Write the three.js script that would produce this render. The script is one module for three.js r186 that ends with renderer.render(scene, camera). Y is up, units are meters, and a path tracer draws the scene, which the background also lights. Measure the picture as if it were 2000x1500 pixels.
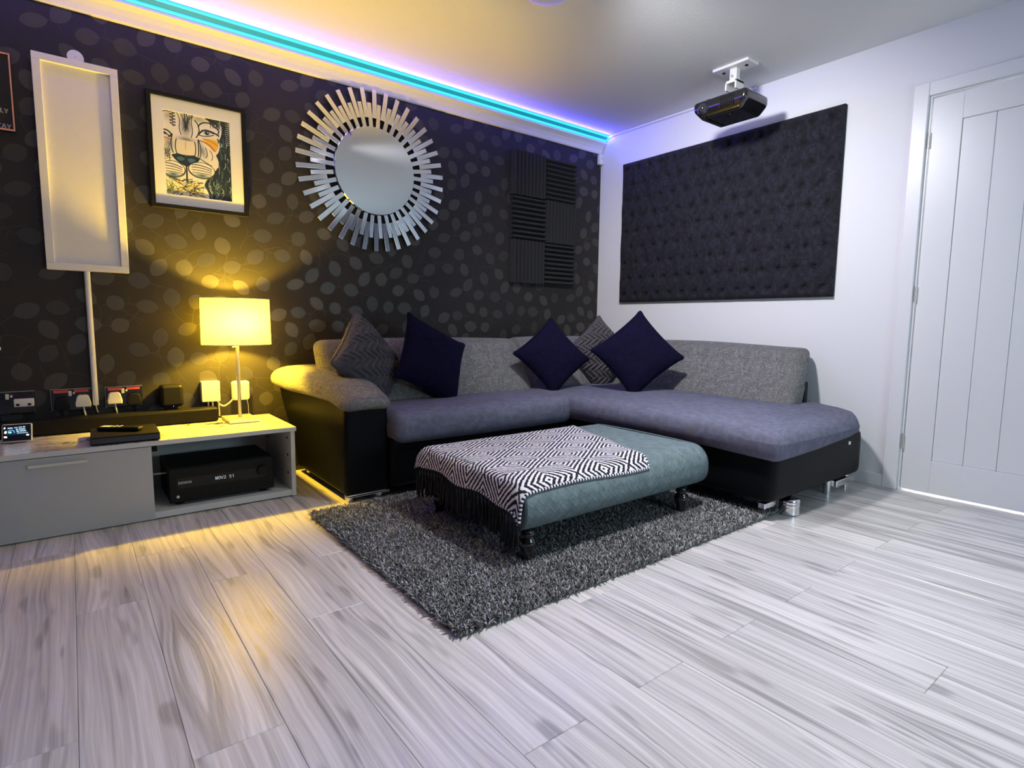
import * as THREE from 'three';
import { mergeGeometries } from 'three/addons/utils/BufferGeometryUtils.js';
import { RoundedBoxGeometry } from 'three/addons/geometries/RoundedBoxGeometry.js';
import { RectAreaLightUniformsLib } from 'three/addons/lights/RectAreaLightUniformsLib.js';

// ---------------------------------------------------------------- camera, light, exposure
const scene = new THREE.Scene();
scene.background = new THREE.Color(0x000000);
const camera = new THREE.PerspectiveCamera(2 * Math.atan(750 / 1107.06) * 180 / Math.PI, 4 / 3, 0.05, 50);
{
  const yaw = 37.862 * Math.PI / 180, pitch = -6.177 * Math.PI / 180, roll = 0.6486 * Math.PI / 180;
  const f = new THREE.Vector3(Math.sin(yaw) * Math.cos(pitch), Math.sin(pitch), -Math.cos(yaw) * Math.cos(pitch));
  const r = new THREE.Vector3(Math.cos(yaw), 0, Math.sin(yaw)), u = new THREE.Vector3().crossVectors(r, f);
  const r2 = r.clone().multiplyScalar(Math.cos(roll)).addScaledVector(u, Math.sin(roll));
  const u2 = u.clone().multiplyScalar(Math.cos(roll)).addScaledVector(r, -Math.sin(roll));
  camera.position.set(-3.433, 0.8607, 3.2878);
  camera.quaternion.setFromRotationMatrix(new THREE.Matrix4().makeBasis(r2, u2, f.clone().negate()));
  camera.updateMatrixWorld();
}
const renderer = new THREE.WebGLRenderer({ antialias: true });
renderer.toneMapping = THREE.LinearToneMapping;
renderer.toneMappingExposure = 1.0;
renderer.shadowMap.enabled = true;
RectAreaLightUniformsLib.init();
const LAMP_COLOR = [1, 0.63, 0.035], LAMP_POWER = 7.8;
const CEIL_COLOR = [0.95, 0.96, 1.0], CEIL_POWER = [11.5, 14.5];
const LED_COLOR = [0.07, 0.05, 1], LED_POWER = 95;

// ---------------------------------------------------------------- helpers
const PI = Math.PI;
let seed = 12345;
const rnd = () => { seed = (seed * 1664525 + 1013904223) >>> 0; return seed / 4294967296; };
const rr = (a, b) => a + (b - a) * rnd();
const sm = (a, b, x) => { const t = Math.min(1, Math.max(0, (x - a) / (b - a))); return t * t * (3 - 2 * t); };
const H = (x, y) => { let n = (Math.imul(x, 374761393) + Math.imul(y, 668265263)) | 0; n = Math.imul(n ^ (n >>> 13), 1274126177); return ((n ^ (n >>> 16)) >>> 0) / 4294967296; };
function noise(x, y) {
  const i = Math.floor(x), j = Math.floor(y), fx = x - i, fy = y - j, u = fx * fx * (3 - 2 * fx), v = fy * fy * (3 - 2 * fy);
  return (H(i, j) * (1 - u) + H(i + 1, j) * u) * (1 - v) + (H(i, j + 1) * (1 - u) + H(i + 1, j + 1) * u) * v;
}
const fbm = (x, y, o = 4) => { let s = 0, a = 0.5, t = 0; for (let k = 0; k < o; k++) { s += a * noise(x, y); t += a; a *= 0.5; x = x * 2.03 + 17.1; y = y * 2.03 + 9.7; } return s / t; };
function dataTex(w, h, fn, srgb = true) {
  const d = new Uint8Array(w * h * 4);
  for (let y = 0; y < h; y++) for (let x = 0; x < w; x++) {
    const c = fn(x / w, y / h), k = (y * w + x) * 4;
    d[k] = Math.max(0, Math.min(255, c[0])); d[k + 1] = Math.max(0, Math.min(255, c[1])); d[k + 2] = Math.max(0, Math.min(255, c[2])); d[k + 3] = 255;
  }
  const t = new THREE.DataTexture(d, w, h);
  t.magFilter = THREE.LinearFilter; t.minFilter = THREE.LinearFilter; t.wrapS = t.wrapT = THREE.RepeatWrapping;
  if (srgb) t.colorSpace = THREE.SRGBColorSpace;
  t.needsUpdate = true; return t;
}
function canvasTex(w, h, draw, srgb = true) {
  const c = document.createElement('canvas'); c.width = w; c.height = h;
  draw(c.getContext('2d'), w, h);
  const t = new THREE.CanvasTexture(c); t.wrapS = t.wrapT = THREE.RepeatWrapping;
  if (srgb) t.colorSpace = THREE.SRGBColorSpace;
  return t;
}
const rep = (t, u, v) => { const c = t.clone(); c.repeat.set(u, v); c.needsUpdate = true; return c; };
const mat = (o) => { const c = o.color, m = new (o.phys ? THREE.MeshPhysicalMaterial : THREE.MeshStandardMaterial)(); delete o.phys; if (Array.isArray(c)) { m.color.setRGB(...c); delete o.color; } if (Array.isArray(o.emissive)) { m.emissive.setRGB(...o.emissive); delete o.emissive; } m.setValues(o); return m; };
const phys = (o) => mat({ phys: true, ...o });
const taken = {};
const numbered = (n) => { const k = taken[n] = (taken[n] ?? -1) + 1; return k ? n + '_' + String(k).padStart(3, '0') : n; };
function tag(o, label, category, group, kind) { if (label) o.userData.label = label; if (category) o.userData.category = category; if (group) o.userData.group = group; if (kind) o.userData.kind = kind; return o; }
function thing(name, label, category, pos = [0, 0, 0], turn = 0, group) { const o = new THREE.Group(); o.name = numbered(name); o.position.set(...pos); o.rotation.y = turn; scene.add(o); return tag(o, label, category, group); }
function part(name, geo, m, parent, label) { const o = new THREE.Mesh(Array.isArray(geo) ? mergeG(geo) : geo, m); o.name = name; parent.add(o); if (label) o.userData.label = label; return o; }
function single(name, geo, m, label, category, group) { const o = new THREE.Mesh(Array.isArray(geo) ? mergeG(geo) : geo, m); o.name = numbered(name); scene.add(o); return tag(o, label, category, group); }
function struct(name, geo, m, label, category) { const o = geo ? new THREE.Mesh(Array.isArray(geo) ? mergeG(geo) : geo, m) : new THREE.Group(); o.name = name; scene.add(o); return tag(o, label, category, null, 'structure'); }
function mergeG(list) { return mergeGeometries(list.map((g) => { g = g.index ? g.toNonIndexed() : g; for (const k of Object.keys(g.attributes)) if (!['position', 'normal', 'uv'].includes(k)) g.deleteAttribute(k); return g; })); }
// uv in metres from the dominant axis of the normal
function metreUV(g, s = 1, ox = 0, oy = 0) {
  const p = g.attributes.position, n = g.attributes.normal, uv = new Float32Array(p.count * 2);
  for (let i = 0; i < p.count; i++) {
    const ax = Math.abs(n.getX(i)), ay = Math.abs(n.getY(i)), az = Math.abs(n.getZ(i));
    let u, v; if (ay >= ax && ay >= az) { u = p.getX(i); v = p.getZ(i); } else if (ax >= az) { u = p.getZ(i); v = p.getY(i); } else { u = p.getX(i); v = p.getY(i); }
    uv[2 * i] = u * s + ox; uv[2 * i + 1] = v * s + oy;
  }
  g.setAttribute('uv', new THREE.BufferAttribute(uv, 2)); return g;
}
const box = (x0, x1, y0, y1, z0, z1) => { const g = new THREE.BoxGeometry(x1 - x0, y1 - y0, z1 - z0); g.translate((x0 + x1) / 2, (y0 + y1) / 2, (z0 + z1) / 2); return metreUV(g); };
const rbox = (x0, x1, y0, y1, z0, z1, r = 0.004, s = 2) => { r = Math.min(r, (x1 - x0) / 2.01, (y1 - y0) / 2.01, (z1 - z0) / 2.01); const g = new RoundedBoxGeometry(x1 - x0, y1 - y0, z1 - z0, s, r); g.translate((x0 + x1) / 2, (y0 + y1) / 2, (z0 + z1) / 2); return metreUV(g); };
const cyl = (r0, r1, y0, y1, x = 0, z = 0, n = 24) => { const g = new THREE.CylinderGeometry(r1, r0, y1 - y0, n); g.translate(x, (y0 + y1) / 2, z); return g; };
const tube = (pts, r, n = 40, rad = 8) => new THREE.TubeGeometry(new THREE.CatmullRomCurve3(pts.map((p) => new THREE.Vector3(...p))), n, r, rad, false);
function smooth(g) {                                             // averages normals of vertices that share a place, keeps uv seams
  const p = g.attributes.position, idx = g.index ? g.index.array : Array.from({ length: p.count }, (_, i) => i);
  const acc = new Map(), key = new Array(p.count);
  for (let i = 0; i < p.count; i++) { const k = Math.round(p.getX(i) * 5e4) + ',' + Math.round(p.getY(i) * 5e4) + ',' + Math.round(p.getZ(i) * 5e4); key[i] = k; if (!acc.has(k)) acc.set(k, [0, 0, 0]); }
  const a = new THREE.Vector3(), b = new THREE.Vector3(), c = new THREE.Vector3();
  for (let t = 0; t < idx.length; t += 3) {
    a.fromBufferAttribute(p, idx[t]); b.fromBufferAttribute(p, idx[t + 1]); c.fromBufferAttribute(p, idx[t + 2]);
    b.sub(a); c.sub(a); b.cross(c);
    for (let k = 0; k < 3; k++) { const s = acc.get(key[idx[t + k]]); s[0] += b.x; s[1] += b.y; s[2] += b.z; }
  }
  const n = new Float32Array(p.count * 3);
  for (let i = 0; i < p.count; i++) { const s = acc.get(key[i]), l = Math.hypot(...s) || 1; n[3 * i] = s[0] / l; n[3 * i + 1] = s[1] / l; n[3 * i + 2] = s[2] / l; }
  g.setAttribute('normal', new THREE.BufferAttribute(n, 3)); return g;
}
// soft upholstered block: rounded box on a fine grid, then bent by deform
function softBox(x0, x1, y0, y1, z0, z1, r, deform, res = 0.035, bulge = 0) {
  const w = x1 - x0, h = y1 - y0, d = z1 - z0, seg = (l) => Math.max(8, Math.min(60, Math.round(l / res)));
  const g = new THREE.BoxGeometry(w, h, d, seg(w), seg(h), seg(d)); metreUV(g);
  const p = g.attributes.position, edge = (t) => { const k = 0.5 * Math.sin(t * PI / 2 * 2 * 0.5); return t * 0.35 + 0.65 * Math.sin(t * PI / 2); };
  for (let i = 0; i < p.count; i++) {
    let x = edge(2 * p.getX(i) / w) * w / 2, y = edge(2 * p.getY(i) / h) * h / 2, z = edge(2 * p.getZ(i) / d) * d / 2;
    const cx = Math.max(-w / 2 + r, Math.min(w / 2 - r, x)), cy = Math.max(-h / 2 + r, Math.min(h / 2 - r, y)), cz = Math.max(-d / 2 + r, Math.min(d / 2 - r, z));
    let nx = x - cx, ny = y - cy, nz = z - cz; const l = Math.hypot(nx, ny, nz) || 1;
    x = cx + nx / l * r; y = cy + ny / l * r; z = cz + nz / l * r;
    if (bulge) { const bx = 1 - (2 * x / w) ** 2, by = 1 - (2 * y / h) ** 2, bz = 1 - (2 * z / d) ** 2; x += Math.sign(x) * bulge * by * bz * (2 * x / w) ** 2; y += Math.sign(y) * bulge * bx * bz * (2 * y / h) ** 2; z += Math.sign(z) * bulge * bx * by * (2 * z / d) ** 2; }
    let q = [x + (x0 + x1) / 2, y + (y0 + y1) / 2, z + (z0 + z1) / 2];
    if (deform) q = deform(...q) || q;
    p.setXYZ(i, ...q);
  }
  return smooth(g);
}
function gridSurface(nu, nv, fn, uvs = 1) {                       // open sheet fn(u,v) -> [x,y,z,(su,sv)]
  const pos = [], uv = [], idx = [];
  for (let j = 0; j <= nv; j++) for (let i = 0; i <= nu; i++) { const q = fn(i / nu, j / nv); pos.push(q[0], q[1], q[2]); uv.push((q[3] ?? i / nu) * uvs, (q[4] ?? j / nv) * uvs); }
  for (let j = 0; j < nv; j++) for (let i = 0; i < nu; i++) { const a = j * (nu + 1) + i, b = a + 1, c = a + nu + 1, d = c + 1; idx.push(a, b, d, a, d, c); }
  const g = new THREE.BufferGeometry(); g.setAttribute('position', new THREE.Float32BufferAttribute(pos, 3)); g.setAttribute('uv', new THREE.Float32BufferAttribute(uv, 2)); g.setIndex(idx);
  return smooth(g);
}
function extrude(pts, depth, bevel = 0, hole) { const s = new THREE.Shape(pts.map((p) => new THREE.Vector2(...p))); if (hole) s.holes.push(new THREE.Path(hole.map((p) => new THREE.Vector2(...p)))); return new THREE.ExtrudeGeometry(s, { depth, bevelEnabled: bevel > 0, bevelSize: bevel, bevelThickness: bevel, bevelSegments: 2, curveSegments: 8 }); }
function lathe(pts, n = 32) { return new THREE.LatheGeometry(pts.map((p) => new THREE.Vector2(...p)), n); }

// ---------------------------------------------------------------- textures
const woodTex = dataTex(1024, 1024, (u, v) => {                   // 0.8 m across, 2.4 m along
  const x = u * 0.8, y = v * 2.4, wob = (fbm(x * 5, y * 1.6, 3) - 0.5) * 0.06;
  const xx = x + wob, grain = fbm(xx * 150, y * 2.2, 4), broad = fbm(xx * 22 + 3, y * 0.9, 4), fine = noise(x * 420, y * 9);
  const streak = sm(0.6, 0.82, fbm(xx * 46 + 40, y * 1.1 + 5, 3)), knot = sm(0.68, 0.86, fbm(xx * 34 + 8, y * 5.2 + 2, 2));
  let l = 212 + (grain - 0.5) * 58 + (broad - 0.5) * 46 + (fine - 0.5) * 14 - streak * 38 - knot * 30;
  return [l * 1.0, l * 0.982, l * 0.968];
});
woodTex.wrapS = woodTex.wrapT = THREE.MirroredRepeatWrapping;
const woodBump = dataTex(512, 512, (u, v) => { const x = u * 0.8, y = v * 2.4, g = fbm((x + (fbm(x * 5, y * 1.6, 3) - 0.5) * 0.06) * 150, y * 2.2, 3) * 255; return [g, g, g]; }, false);
woodBump.wrapS = woodBump.wrapT = THREE.MirroredRepeatWrapping;

// printed leaf wallpaper, one repeat is 1.06 m square
const paperSpots = [];
{ const W = 2048, tor = (a, b) => { let d = Math.abs(a - b); return Math.min(d, W - d); };
  for (let k = 0; k < 6000 && paperSpots.length < 92; k++) { const x = rr(0, W), y = rr(0, W); if (paperSpots.every((q) => Math.hypot(tor(q[0], x), tor(q[1], y)) > 200)) paperSpots.push([x, y, rr(0, 2 * PI), rr(150, 200), rr(104, 136), rr(0.72, 1), rr(-1, 1)]); } }
function paintPaper(g, W, bg, leaf, stem) {
  g.fillStyle = bg; g.fillRect(0, 0, W, W);
  const s0 = seed; seed = 777; const wrap = (f) => { for (const ox of [-W, 0, W]) for (const oy of [-W, 0, W]) { g.save(); g.translate(ox, oy); f(); g.restore(); } };
  const leafShape = (x, y, a, L, Wd) => { g.save(); g.translate(x, y); g.rotate(a); g.beginPath(); g.moveTo(0, 0); g.bezierCurveTo(L * 0.22, -Wd * 0.78, L * 0.86, -Wd * 0.68, L, 0); g.bezierCurveTo(L * 0.86, Wd * 0.68, L * 0.22, Wd * 0.78, 0, 0); g.fill(); g.restore(); };
  g.strokeStyle = stem; g.lineCap = 'round';
  for (const [x, y, a, L, Wd, al, b] of paperSpots) wrap(() => {   // a stalk that sweeps away behind each leaf, often with a twig
    const bx = x - Math.cos(a) * L / 2, by = y - Math.sin(a) * L / 2; g.lineWidth = 5.5; g.beginPath(); g.moveTo(bx, by); g.quadraticCurveTo(bx - Math.cos(a) * 70, by - Math.sin(a) * 70, bx - Math.cos(a + b) * 190, by - Math.sin(a + b) * 190); g.stroke();
    g.lineWidth = 4; g.beginPath(); g.moveTo(bx - Math.cos(a) * 50, by - Math.sin(a) * 50); g.quadraticCurveTo(bx - Math.cos(a - b) * 60, by - Math.sin(a - b) * 60, bx + Math.cos(a + 1.6 * Math.sign(b)) * 80 - Math.cos(a) * 60, by + Math.sin(a + 1.6 * Math.sign(b)) * 80 - Math.sin(a) * 60); g.stroke();
  });
  for (const [x, y, a, L, Wd, al] of paperSpots) wrap(() => { g.fillStyle = leaf(al); leafShape(x - Math.cos(a) * L / 2, y - Math.sin(a) * L / 2, a, L, Wd); });
  seed = s0;
}
const paperTex = canvasTex(2048, 2048, (g, W) => paintPaper(g, W, '#1c1718', (a) => `rgb(${Math.round(62 * a)},${Math.round(59 * a)},${Math.round(58 * a)})`, '#332e2b'));
const paperRough = canvasTex(1024, 1024, (g, W) => { g.scale(0.5, 0.5); paintPaper(g, 2048, '#c8c8c8', () => '#787878', '#989898'); }, false);
paperTex.repeat.set(1 / 1.06, 1 / 1.06); paperRough.repeat.set(1 / 1.06, 1 / 1.06);

const weaveTex = dataTex(512, 512, (u, v) => { const a = noise(u * 60, v * 256), b = noise(u * 256, v * 90 + 50), c = fbm(u * 14, v * 14, 3); const l = 150 + (a - 0.5) * 110 + (b - 0.5) * 50 + (c - 0.5) * 40; return [l, l, l]; });
const weaveBump = dataTex(512, 512, (u, v) => { const l = 128 + (noise(u * 60, v * 256) - 0.5) * 160 + (noise(u * 256, v * 90 + 50) - 0.5) * 90; return [l, l, l]; }, false);
const clothTex = dataTex(512, 512, (u, v) => { const l = 205 + (fbm(u * 24, v * 24, 4) - 0.5) * 60 + (noise(u * 300, v * 300) - 0.5) * 26; return [l, l, l]; });
const quiltBump = dataTex(512, 512, (u, v) => { const k = 8, a = Math.abs(((u + v) * k) % 1 - 0.5), b = Math.abs(((u - v + 4) * k) % 1 - 0.5); const e = Math.min(a, b); const l = 255 * (0.35 + 0.65 * sm(0, 0.16, e)) + (noise(u * 200, v * 200) - 0.5) * 14; return [l, l, l]; }, false);
const leatherBump = dataTex(512, 512, (u, v) => { const l = 128 + (fbm(u * 70, v * 70, 3) - 0.5) * 180; return [l, l, l]; }, false);
const plasterBump = dataTex(512, 512, (u, v) => { const l = 128 + (fbm(u * 60, v * 60, 4) - 0.5) * 120; return [l, l, l]; }, false);
const fuzzTex = dataTex(512, 512, (u, v) => { const a = fbm(u * 40, v * 26, 3), b = noise(u * 190, v * 120), c = noise(u * 60 + 9, v * 230); const l = 150 + (a - 0.5) * 150 + (b - 0.5) * 70 + (c - 0.5) * 60; return [l * 0.98, l * 0.98, l * 1.02]; });
const marbleTex = dataTex(1024, 512, (u, v) => {                  // pale stone with long dark veins, 0.9 m x 0.5 m
  const x = u * 0.9, y = v * 0.5, n = fbm(x * 6 + 2, y * 22 + fbm(x * 9, y * 12, 3) * 3, 5), m = fbm(x * 11 + 30, y * 40 + 7, 4);
  const vein = 1 - sm(0.0, 0.03, Math.abs(n - 0.5)), fine = 1 - sm(0.0, 0.018, Math.abs(m - 0.47)), cloud = fbm(x * 5, y * 12 + 50, 3);
  const l = 228 + (cloud - 0.5) * 40 - vein * 205 * sm(0.3, 0.5, cloud) - fine * 140;
  return [l, l * 0.985, l * 0.97];
});
marbleTex.repeat.set(1 / 0.9, 1 / 0.5);
const blanketTex = canvasTex(1024, 1024, (g, w, h) => {            // two by two diamonds of nested lozenges, 0.40 m x 0.33 m
  g.fillStyle = '#e6e3ea'; g.fillRect(0, 0, w, h);
  const im = g.getImageData(0, 0, w, h), d = im.data;
  for (let y = 0; y < h; y++) for (let x = 0; x < w; x++) {
    const u = (x / w * 2) % 1 - 0.5, v = (y / h * 2) % 1 - 0.5, jag = (noise(x * 0.12, y * 0.12) - 0.5) * 0.022;
    let m = Math.abs(u) + Math.abs(v) + jag; if (m > 0.5) m = 1 - m;
    const dark = Math.floor(m / 0.05 + 0.5) % 2 === 0 ? 1 : 0, k = (y * w + x) * 4, t = (noise(x * 0.5, y * 0.5) - 0.5) * 30;
    d[k] = (dark ? 22 : 226) + t; d[k + 1] = (dark ? 20 : 222) + t; d[k + 2] = (dark ? 30 : 230) + t; d[k + 3] = 255;
  }
  g.putImageData(im, 0, 0);
});
blanketTex.repeat.set(1 / 0.56, 1 / 0.44);

// ---------------------------------------------------------------- materials
const M = {
  white: mat({ color: [0.80, 0.80, 0.82], roughness: 0.75, bumpMap: rep(plasterBump, 2, 2), bumpScale: 0.0006 }),
  ceiling: mat({ color: [0.76, 0.76, 0.75], roughness: 0.85, bumpMap: rep(plasterBump, 2, 2), bumpScale: 0.0008 }),
  grey: mat({ color: [0.26, 0.26, 0.28], roughness: 0.8 }),
  gloss: mat({ color: [0.80, 0.80, 0.82], roughness: 0.35 }),
  coving: mat({ color: [0.80, 0.79, 0.78], roughness: 0.6 }),
  paper: mat({ color: 0xffffff, map: paperTex, roughnessMap: paperRough, roughness: 0.85 }),
  sub: mat({ color: [0.05, 0.045, 0.04], roughness: 0.9 }),
  chrome: mat({ color: [0.75, 0.75, 0.76], metalness: 1, roughness: 0.14 }),
  steel: mat({ color: [0.66, 0.64, 0.6], metalness: 0.75, roughness: 0.42 }),
  mirror: mat({ color: [0.86, 0.87, 0.88], metalness: 1, roughness: 0.02 }),
  mirrorBlade: mat({ color: [0.84, 0.85, 0.87], metalness: 1, roughness: 0.1 }),
  black: phys({ color: [0.006, 0.006, 0.0065], roughness: 0.5, specularIntensity: 0.4 }),
  blackGloss: phys({ color: [0.006, 0.006, 0.007], roughness: 0.16, clearcoat: 1, clearcoatRoughness: 0.06 }),
  darkMatte: phys({ color: [0.011, 0.0105, 0.011], roughness: 0.85, specularIntensity: 0.4 }),
  leather: phys({ color: [0.0045, 0.005, 0.006], specularIntensity: 0.2, roughness: 0.45, bumpMap: rep(leatherBump, 3, 3), bumpScale: 0.0008 }),
  fabric: mat({ color: [0.56, 0.55, 0.55], map: rep(weaveTex, 4.2, 4.2), roughness: 0.95, bumpMap: rep(weaveBump, 4.2, 4.2), bumpScale: 0.0016 }),
  cover: mat({ color: [0.195, 0.2, 0.295], map: rep(clothTex, 2, 2), roughness: 0.9, bumpMap: rep(clothTex, 2, 2), bumpScale: 0.001 }),
  ottoman: mat({ color: [0.21, 0.29, 0.31], map: rep(clothTex, 2, 2), roughness: 0.85, bumpMap: rep(quiltBump, 2.4, 2.4), bumpScale: 0.0012 }),
  navy: phys({ color: [0.007, 0.006, 0.034], map: rep(clothTex, 3, 3), roughness: 0.9, specularIntensity: 0.25 }),
  knit: mat({ color: [0.15, 0.135, 0.155], map: rep(clothTex, 4, 4), roughness: 0.95, bumpMap: rep(weaveBump, 4, 4), bumpScale: 0.002 }),
  foam: mat({ color: [0.022, 0.022, 0.024], roughness: 0.95 }),
  tufted: mat({ color: [0.031, 0.029, 0.047], map: rep(fuzzTex, 1.6, 1.6), roughness: 0.95, bumpMap: rep(fuzzTex, 1.6, 1.6), bumpScale: 0.003 }),
  plasticWhite: mat({ color: [0.78, 0.77, 0.74], roughness: 0.4 }),
  boardWhite: mat({ color: [0.74, 0.72, 0.70], roughness: 0.55 }),
  unit: mat({ color: [0.66, 0.67, 0.68], roughness: 0.5 }),
  unitFront: mat({ color: [0.50, 0.51, 0.51], roughness: 0.32 }),
  marble: mat({ color: [0.72, 0.71, 0.72], map: marbleTex, roughness: 0.28 }),
  blanket: mat({ color: 0xffffff, map: blanketTex, roughness: 0.95, bumpMap: rep(weaveBump, 6, 6), bumpScale: 0.001, side: THREE.DoubleSide }),
  red: mat({ color: [0.55, 0.06, 0.06], roughness: 0.5 }),
  label: mat({ color: [0.7, 0.68, 0.62], roughness: 0.6 }),
};
const woodMats = [1, 0.96, 1.03, 0.93].map((k, i) => mat({ color: [0.93 * k, 0.92 * k, 0.94 * k], map: woodTex, roughness: 0.27, bumpMap: woodBump, bumpScale: 0.0005 }));

// ================================================================ the room
const CH = 2.325, XL = -5.3, ZF = 4.9;
{
  const floor = struct('floor', box(XL - 0.1, 0.1, -0.13, -0.0125, -0.1, ZF + 0.1), M.sub, 'floor of pale grey wood-effect laminate planks', 'floor');
  const pw = 0.1757, L = 1.2;
  let col = 0;
  for (let x = -2.765 + pw * 15; x > XL; x -= pw) {
    const x1 = Math.min(x + pw, 0), x0 = Math.max(x, XL); if (x1 - x0 < 0.02) { col++; continue; }
    const k = Math.round((x + 2.765) / pw), joint = ((k % 2) + 2) % 2 === 0 ? 2.48 : 2.10 - 0.2 * (((k % 3) + 3) % 3);
    let z = joint - Math.ceil((joint) / L) * L;
    for (; z < ZF; z += L) {
      const z0 = Math.max(z, 0), z1 = Math.min(z + L, ZF); if (z1 - z0 < 0.03) continue;
      const c = 0.0013, t = -0.0012, a = x0 + 0.0003, b = x1 - 0.0003, d = z0 + 0.0003, e = z1 - 0.0003;
      const P = [[a + c, 0, d + c], [b - c, 0, d + c], [b - c, 0, e - c], [a + c, 0, e - c], [a, t, d], [b, t, d], [b, t, e], [a, t, e], [a, -0.012, d], [b, -0.012, d], [b, -0.012, e], [a, -0.012, e]];
      const F = [[0, 3, 2, 1], [0, 1, 5, 4], [1, 2, 6, 5], [2, 3, 7, 6], [3, 0, 4, 7], [4, 5, 9, 8], [5, 6, 10, 9], [6, 7, 11, 10], [7, 4, 8, 11]];
      const pos = [], uv = [], ou = rr(0, 1), ov = rr(0, 1), fl = rnd() < 0.5 ? -1 : 1;
      for (const f of F) for (const q of [f[0], f[1], f[2], f[0], f[2], f[3]]) { pos.push(...P[q]); uv.push((P[q][0] - x0) / 0.8 + ou, fl * (P[q][2] - z0) / 2.4 + ov); }
      const g = new THREE.BufferGeometry(); g.setAttribute('position', new THREE.Float32BufferAttribute(pos, 3)); g.setAttribute('uv', new THREE.Float32BufferAttribute(uv, 2)); g.computeVertexNormals();
      part('plank', g, woodMats[Math.floor(rnd() * 4)], floor);
    }
    col++;
  }
  struct('ceiling', box(XL - 0.1, 0.1, CH, CH + 0.1, -0.1, ZF + 0.1), M.ceiling, 'plain white painted ceiling', 'ceiling');
  struct('wall_back', box(XL - 0.1, 0.1, -0.1, CH + 0.1, -0.1, 0), M.paper, 'dark wallpapered wall with a pale leaf print', 'wall');
  struct('wall_left', box(XL - 0.1, XL, -0.1, CH + 0.1, 0, ZF), M.grey, 'grey painted wall facing the door wall', 'wall');
  struct('wall_front', box(XL - 0.1, 0.1, -0.1, CH + 0.1, ZF, ZF + 0.1), M.grey, 'grey painted wall facing the wallpapered wall', 'wall');
  struct('wall_right', [box(0, 0.1, -0.1, CH + 0.1, 0, 2.205), box(0, 0.1, 2.02, CH + 0.1, 2.205, 3.035), box(0, 0.1, -0.1, CH + 0.1, 3.035, ZF)], M.white, 'white painted wall holding the tufted panel and the door', 'wall');
  // coving: concave profile swept along the wallpapered wall
  const prof = [[0, 2.2], [0.008, 2.2], [0.014, 2.207], [0.022, 2.228], [0.036, 2.25], [0.054, 2.264], [0.062, 2.268], [0.062, 2.280], [0.03, 2.280], [0, 2.280]];
  const cg = extrude(prof, 5.28, 0); cg.rotateY(PI / 2); cg.scale(1, 1, -1); cg.translate(XL + 0.01, 0, 0);
  const idx = cg.index; if (!idx) { const p = cg.attributes.position; for (let i = 0; i < p.count; i += 3) { const a = [p.getX(i), p.getY(i), p.getZ(i)]; p.setXYZ(i, p.getX(i + 1), p.getY(i + 1), p.getZ(i + 1)); p.setXYZ(i + 1, ...a); } cg.computeVertexNormals(); }
  struct('trim_1', cg, M.coving, 'white coving along the top of the wallpapered wall', 'coving');
  // skirting and architrave on the white wall
  struct('baseboard_right', rbox(-0.014, 0, 0, 0.068, 0.0, 2.155, 0.003), M.gloss, 'low white skirting board on the white wall', 'skirting');
  struct('baseboard_front', [rbox(-0.014, 0, 0, 0.068, 3.11, ZF, 0.003), rbox(XL, 0, 0, 0.068, ZF - 0.014, ZF, 0.003), rbox(XL, XL + 0.014, 0, 0.068, 0.6, ZF - 0.014, 0.003)], M.gloss, 'low white skirting board along the other walls', 'skirting');
  struct('trim_2', [rbox(-0.016, 0.004, 0, 2.063, 2.155, 2.222, 0.004), rbox(-0.016, 0.004, 0, 2.063, 3.02, 3.087, 0.004), rbox(-0.016, 0.004, 1.998, 2.063, 2.222, 3.02, 0.004), box(0.002, 0.1, 0, 2.02, 2.2055, 2.232), box(0.002, 0.1, 0, 2.02, 3.006, 3.0345), box(0.002, 0.1, 1.992, 2.0195, 2.232, 3.006)], M.gloss, 'white wooden architrave framing the panelled door', 'door frame');
  const door = struct('door_1', null, null, 'white cottage door of vertical grooved boards with three hinges', 'door');
  const dx0 = 0.004, dx1 = 0.044, dy0 = 0.013;
  part('stile', rbox(dx0, dx1, dy0, 1.985, 2.238, 2.362, 0.002), M.gloss, door);
  part('stile', rbox(dx0, dx1, dy0, 1.985, 2.876, 3.0, 0.002), M.gloss, door);
  part('rail', rbox(dx0, dx1, 1.86, 1.985, 2.362, 2.876, 0.002), M.gloss, door);
  part('rail', rbox(dx0, dx1, dy0, 0.182, 2.362, 2.876, 0.002), M.gloss, door);
  for (let k = 0; k < 4; k++) part('board', rbox(dx0 + 0.006, dx1 - 0.006, 0.182, 1.86, 2.362 + k * 0.1285 + 0.0005, 2.362 + (k + 1) * 0.1285 - 0.0005, 0.004), M.gloss, door);
  for (const [a, b] of [[1.747, 1.821], [0.989, 1.067], [0.224, 0.302]]) { const h = part('hinge', [cyl(0.005, 0.005, a, b, -0.004, 2.235, 12), box(-0.001, 0.004, a, b, 2.2335, 2.2375)], M.steel, door, 'small steel hinge'); part('pin', cyl(0.003, 0.003, a - 0.004, b + 0.004, -0.004, 2.235, 10), M.steel, h); }
  { const hd = part('handle', [tube([[0.002, 1.0, 2.94], [-0.045, 1.0, 2.94], [-0.05, 1.0, 2.93], [-0.05, 1.0, 2.83]], 0.009, 24), rbox(-0.004, 0.004, 0.93, 1.07, 2.92, 2.96, 0.002)], M.chrome, door); hd.userData.label = 'chrome lever handle'; }
  // the lit hall on the other side, seen only as the bright line under the door
  struct('threshold', rbox(0.0, 0.1, -0.0124, 0.001, 2.232, 3.006, 0.001), M.chrome, 'metal threshold strip under the door', 'threshold');
  struct('floor_hall', box(0.1, 1.3, -0.1, 0, 1.9, 3.4), M.white, 'floor of the hall behind the door', 'floor');
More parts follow.
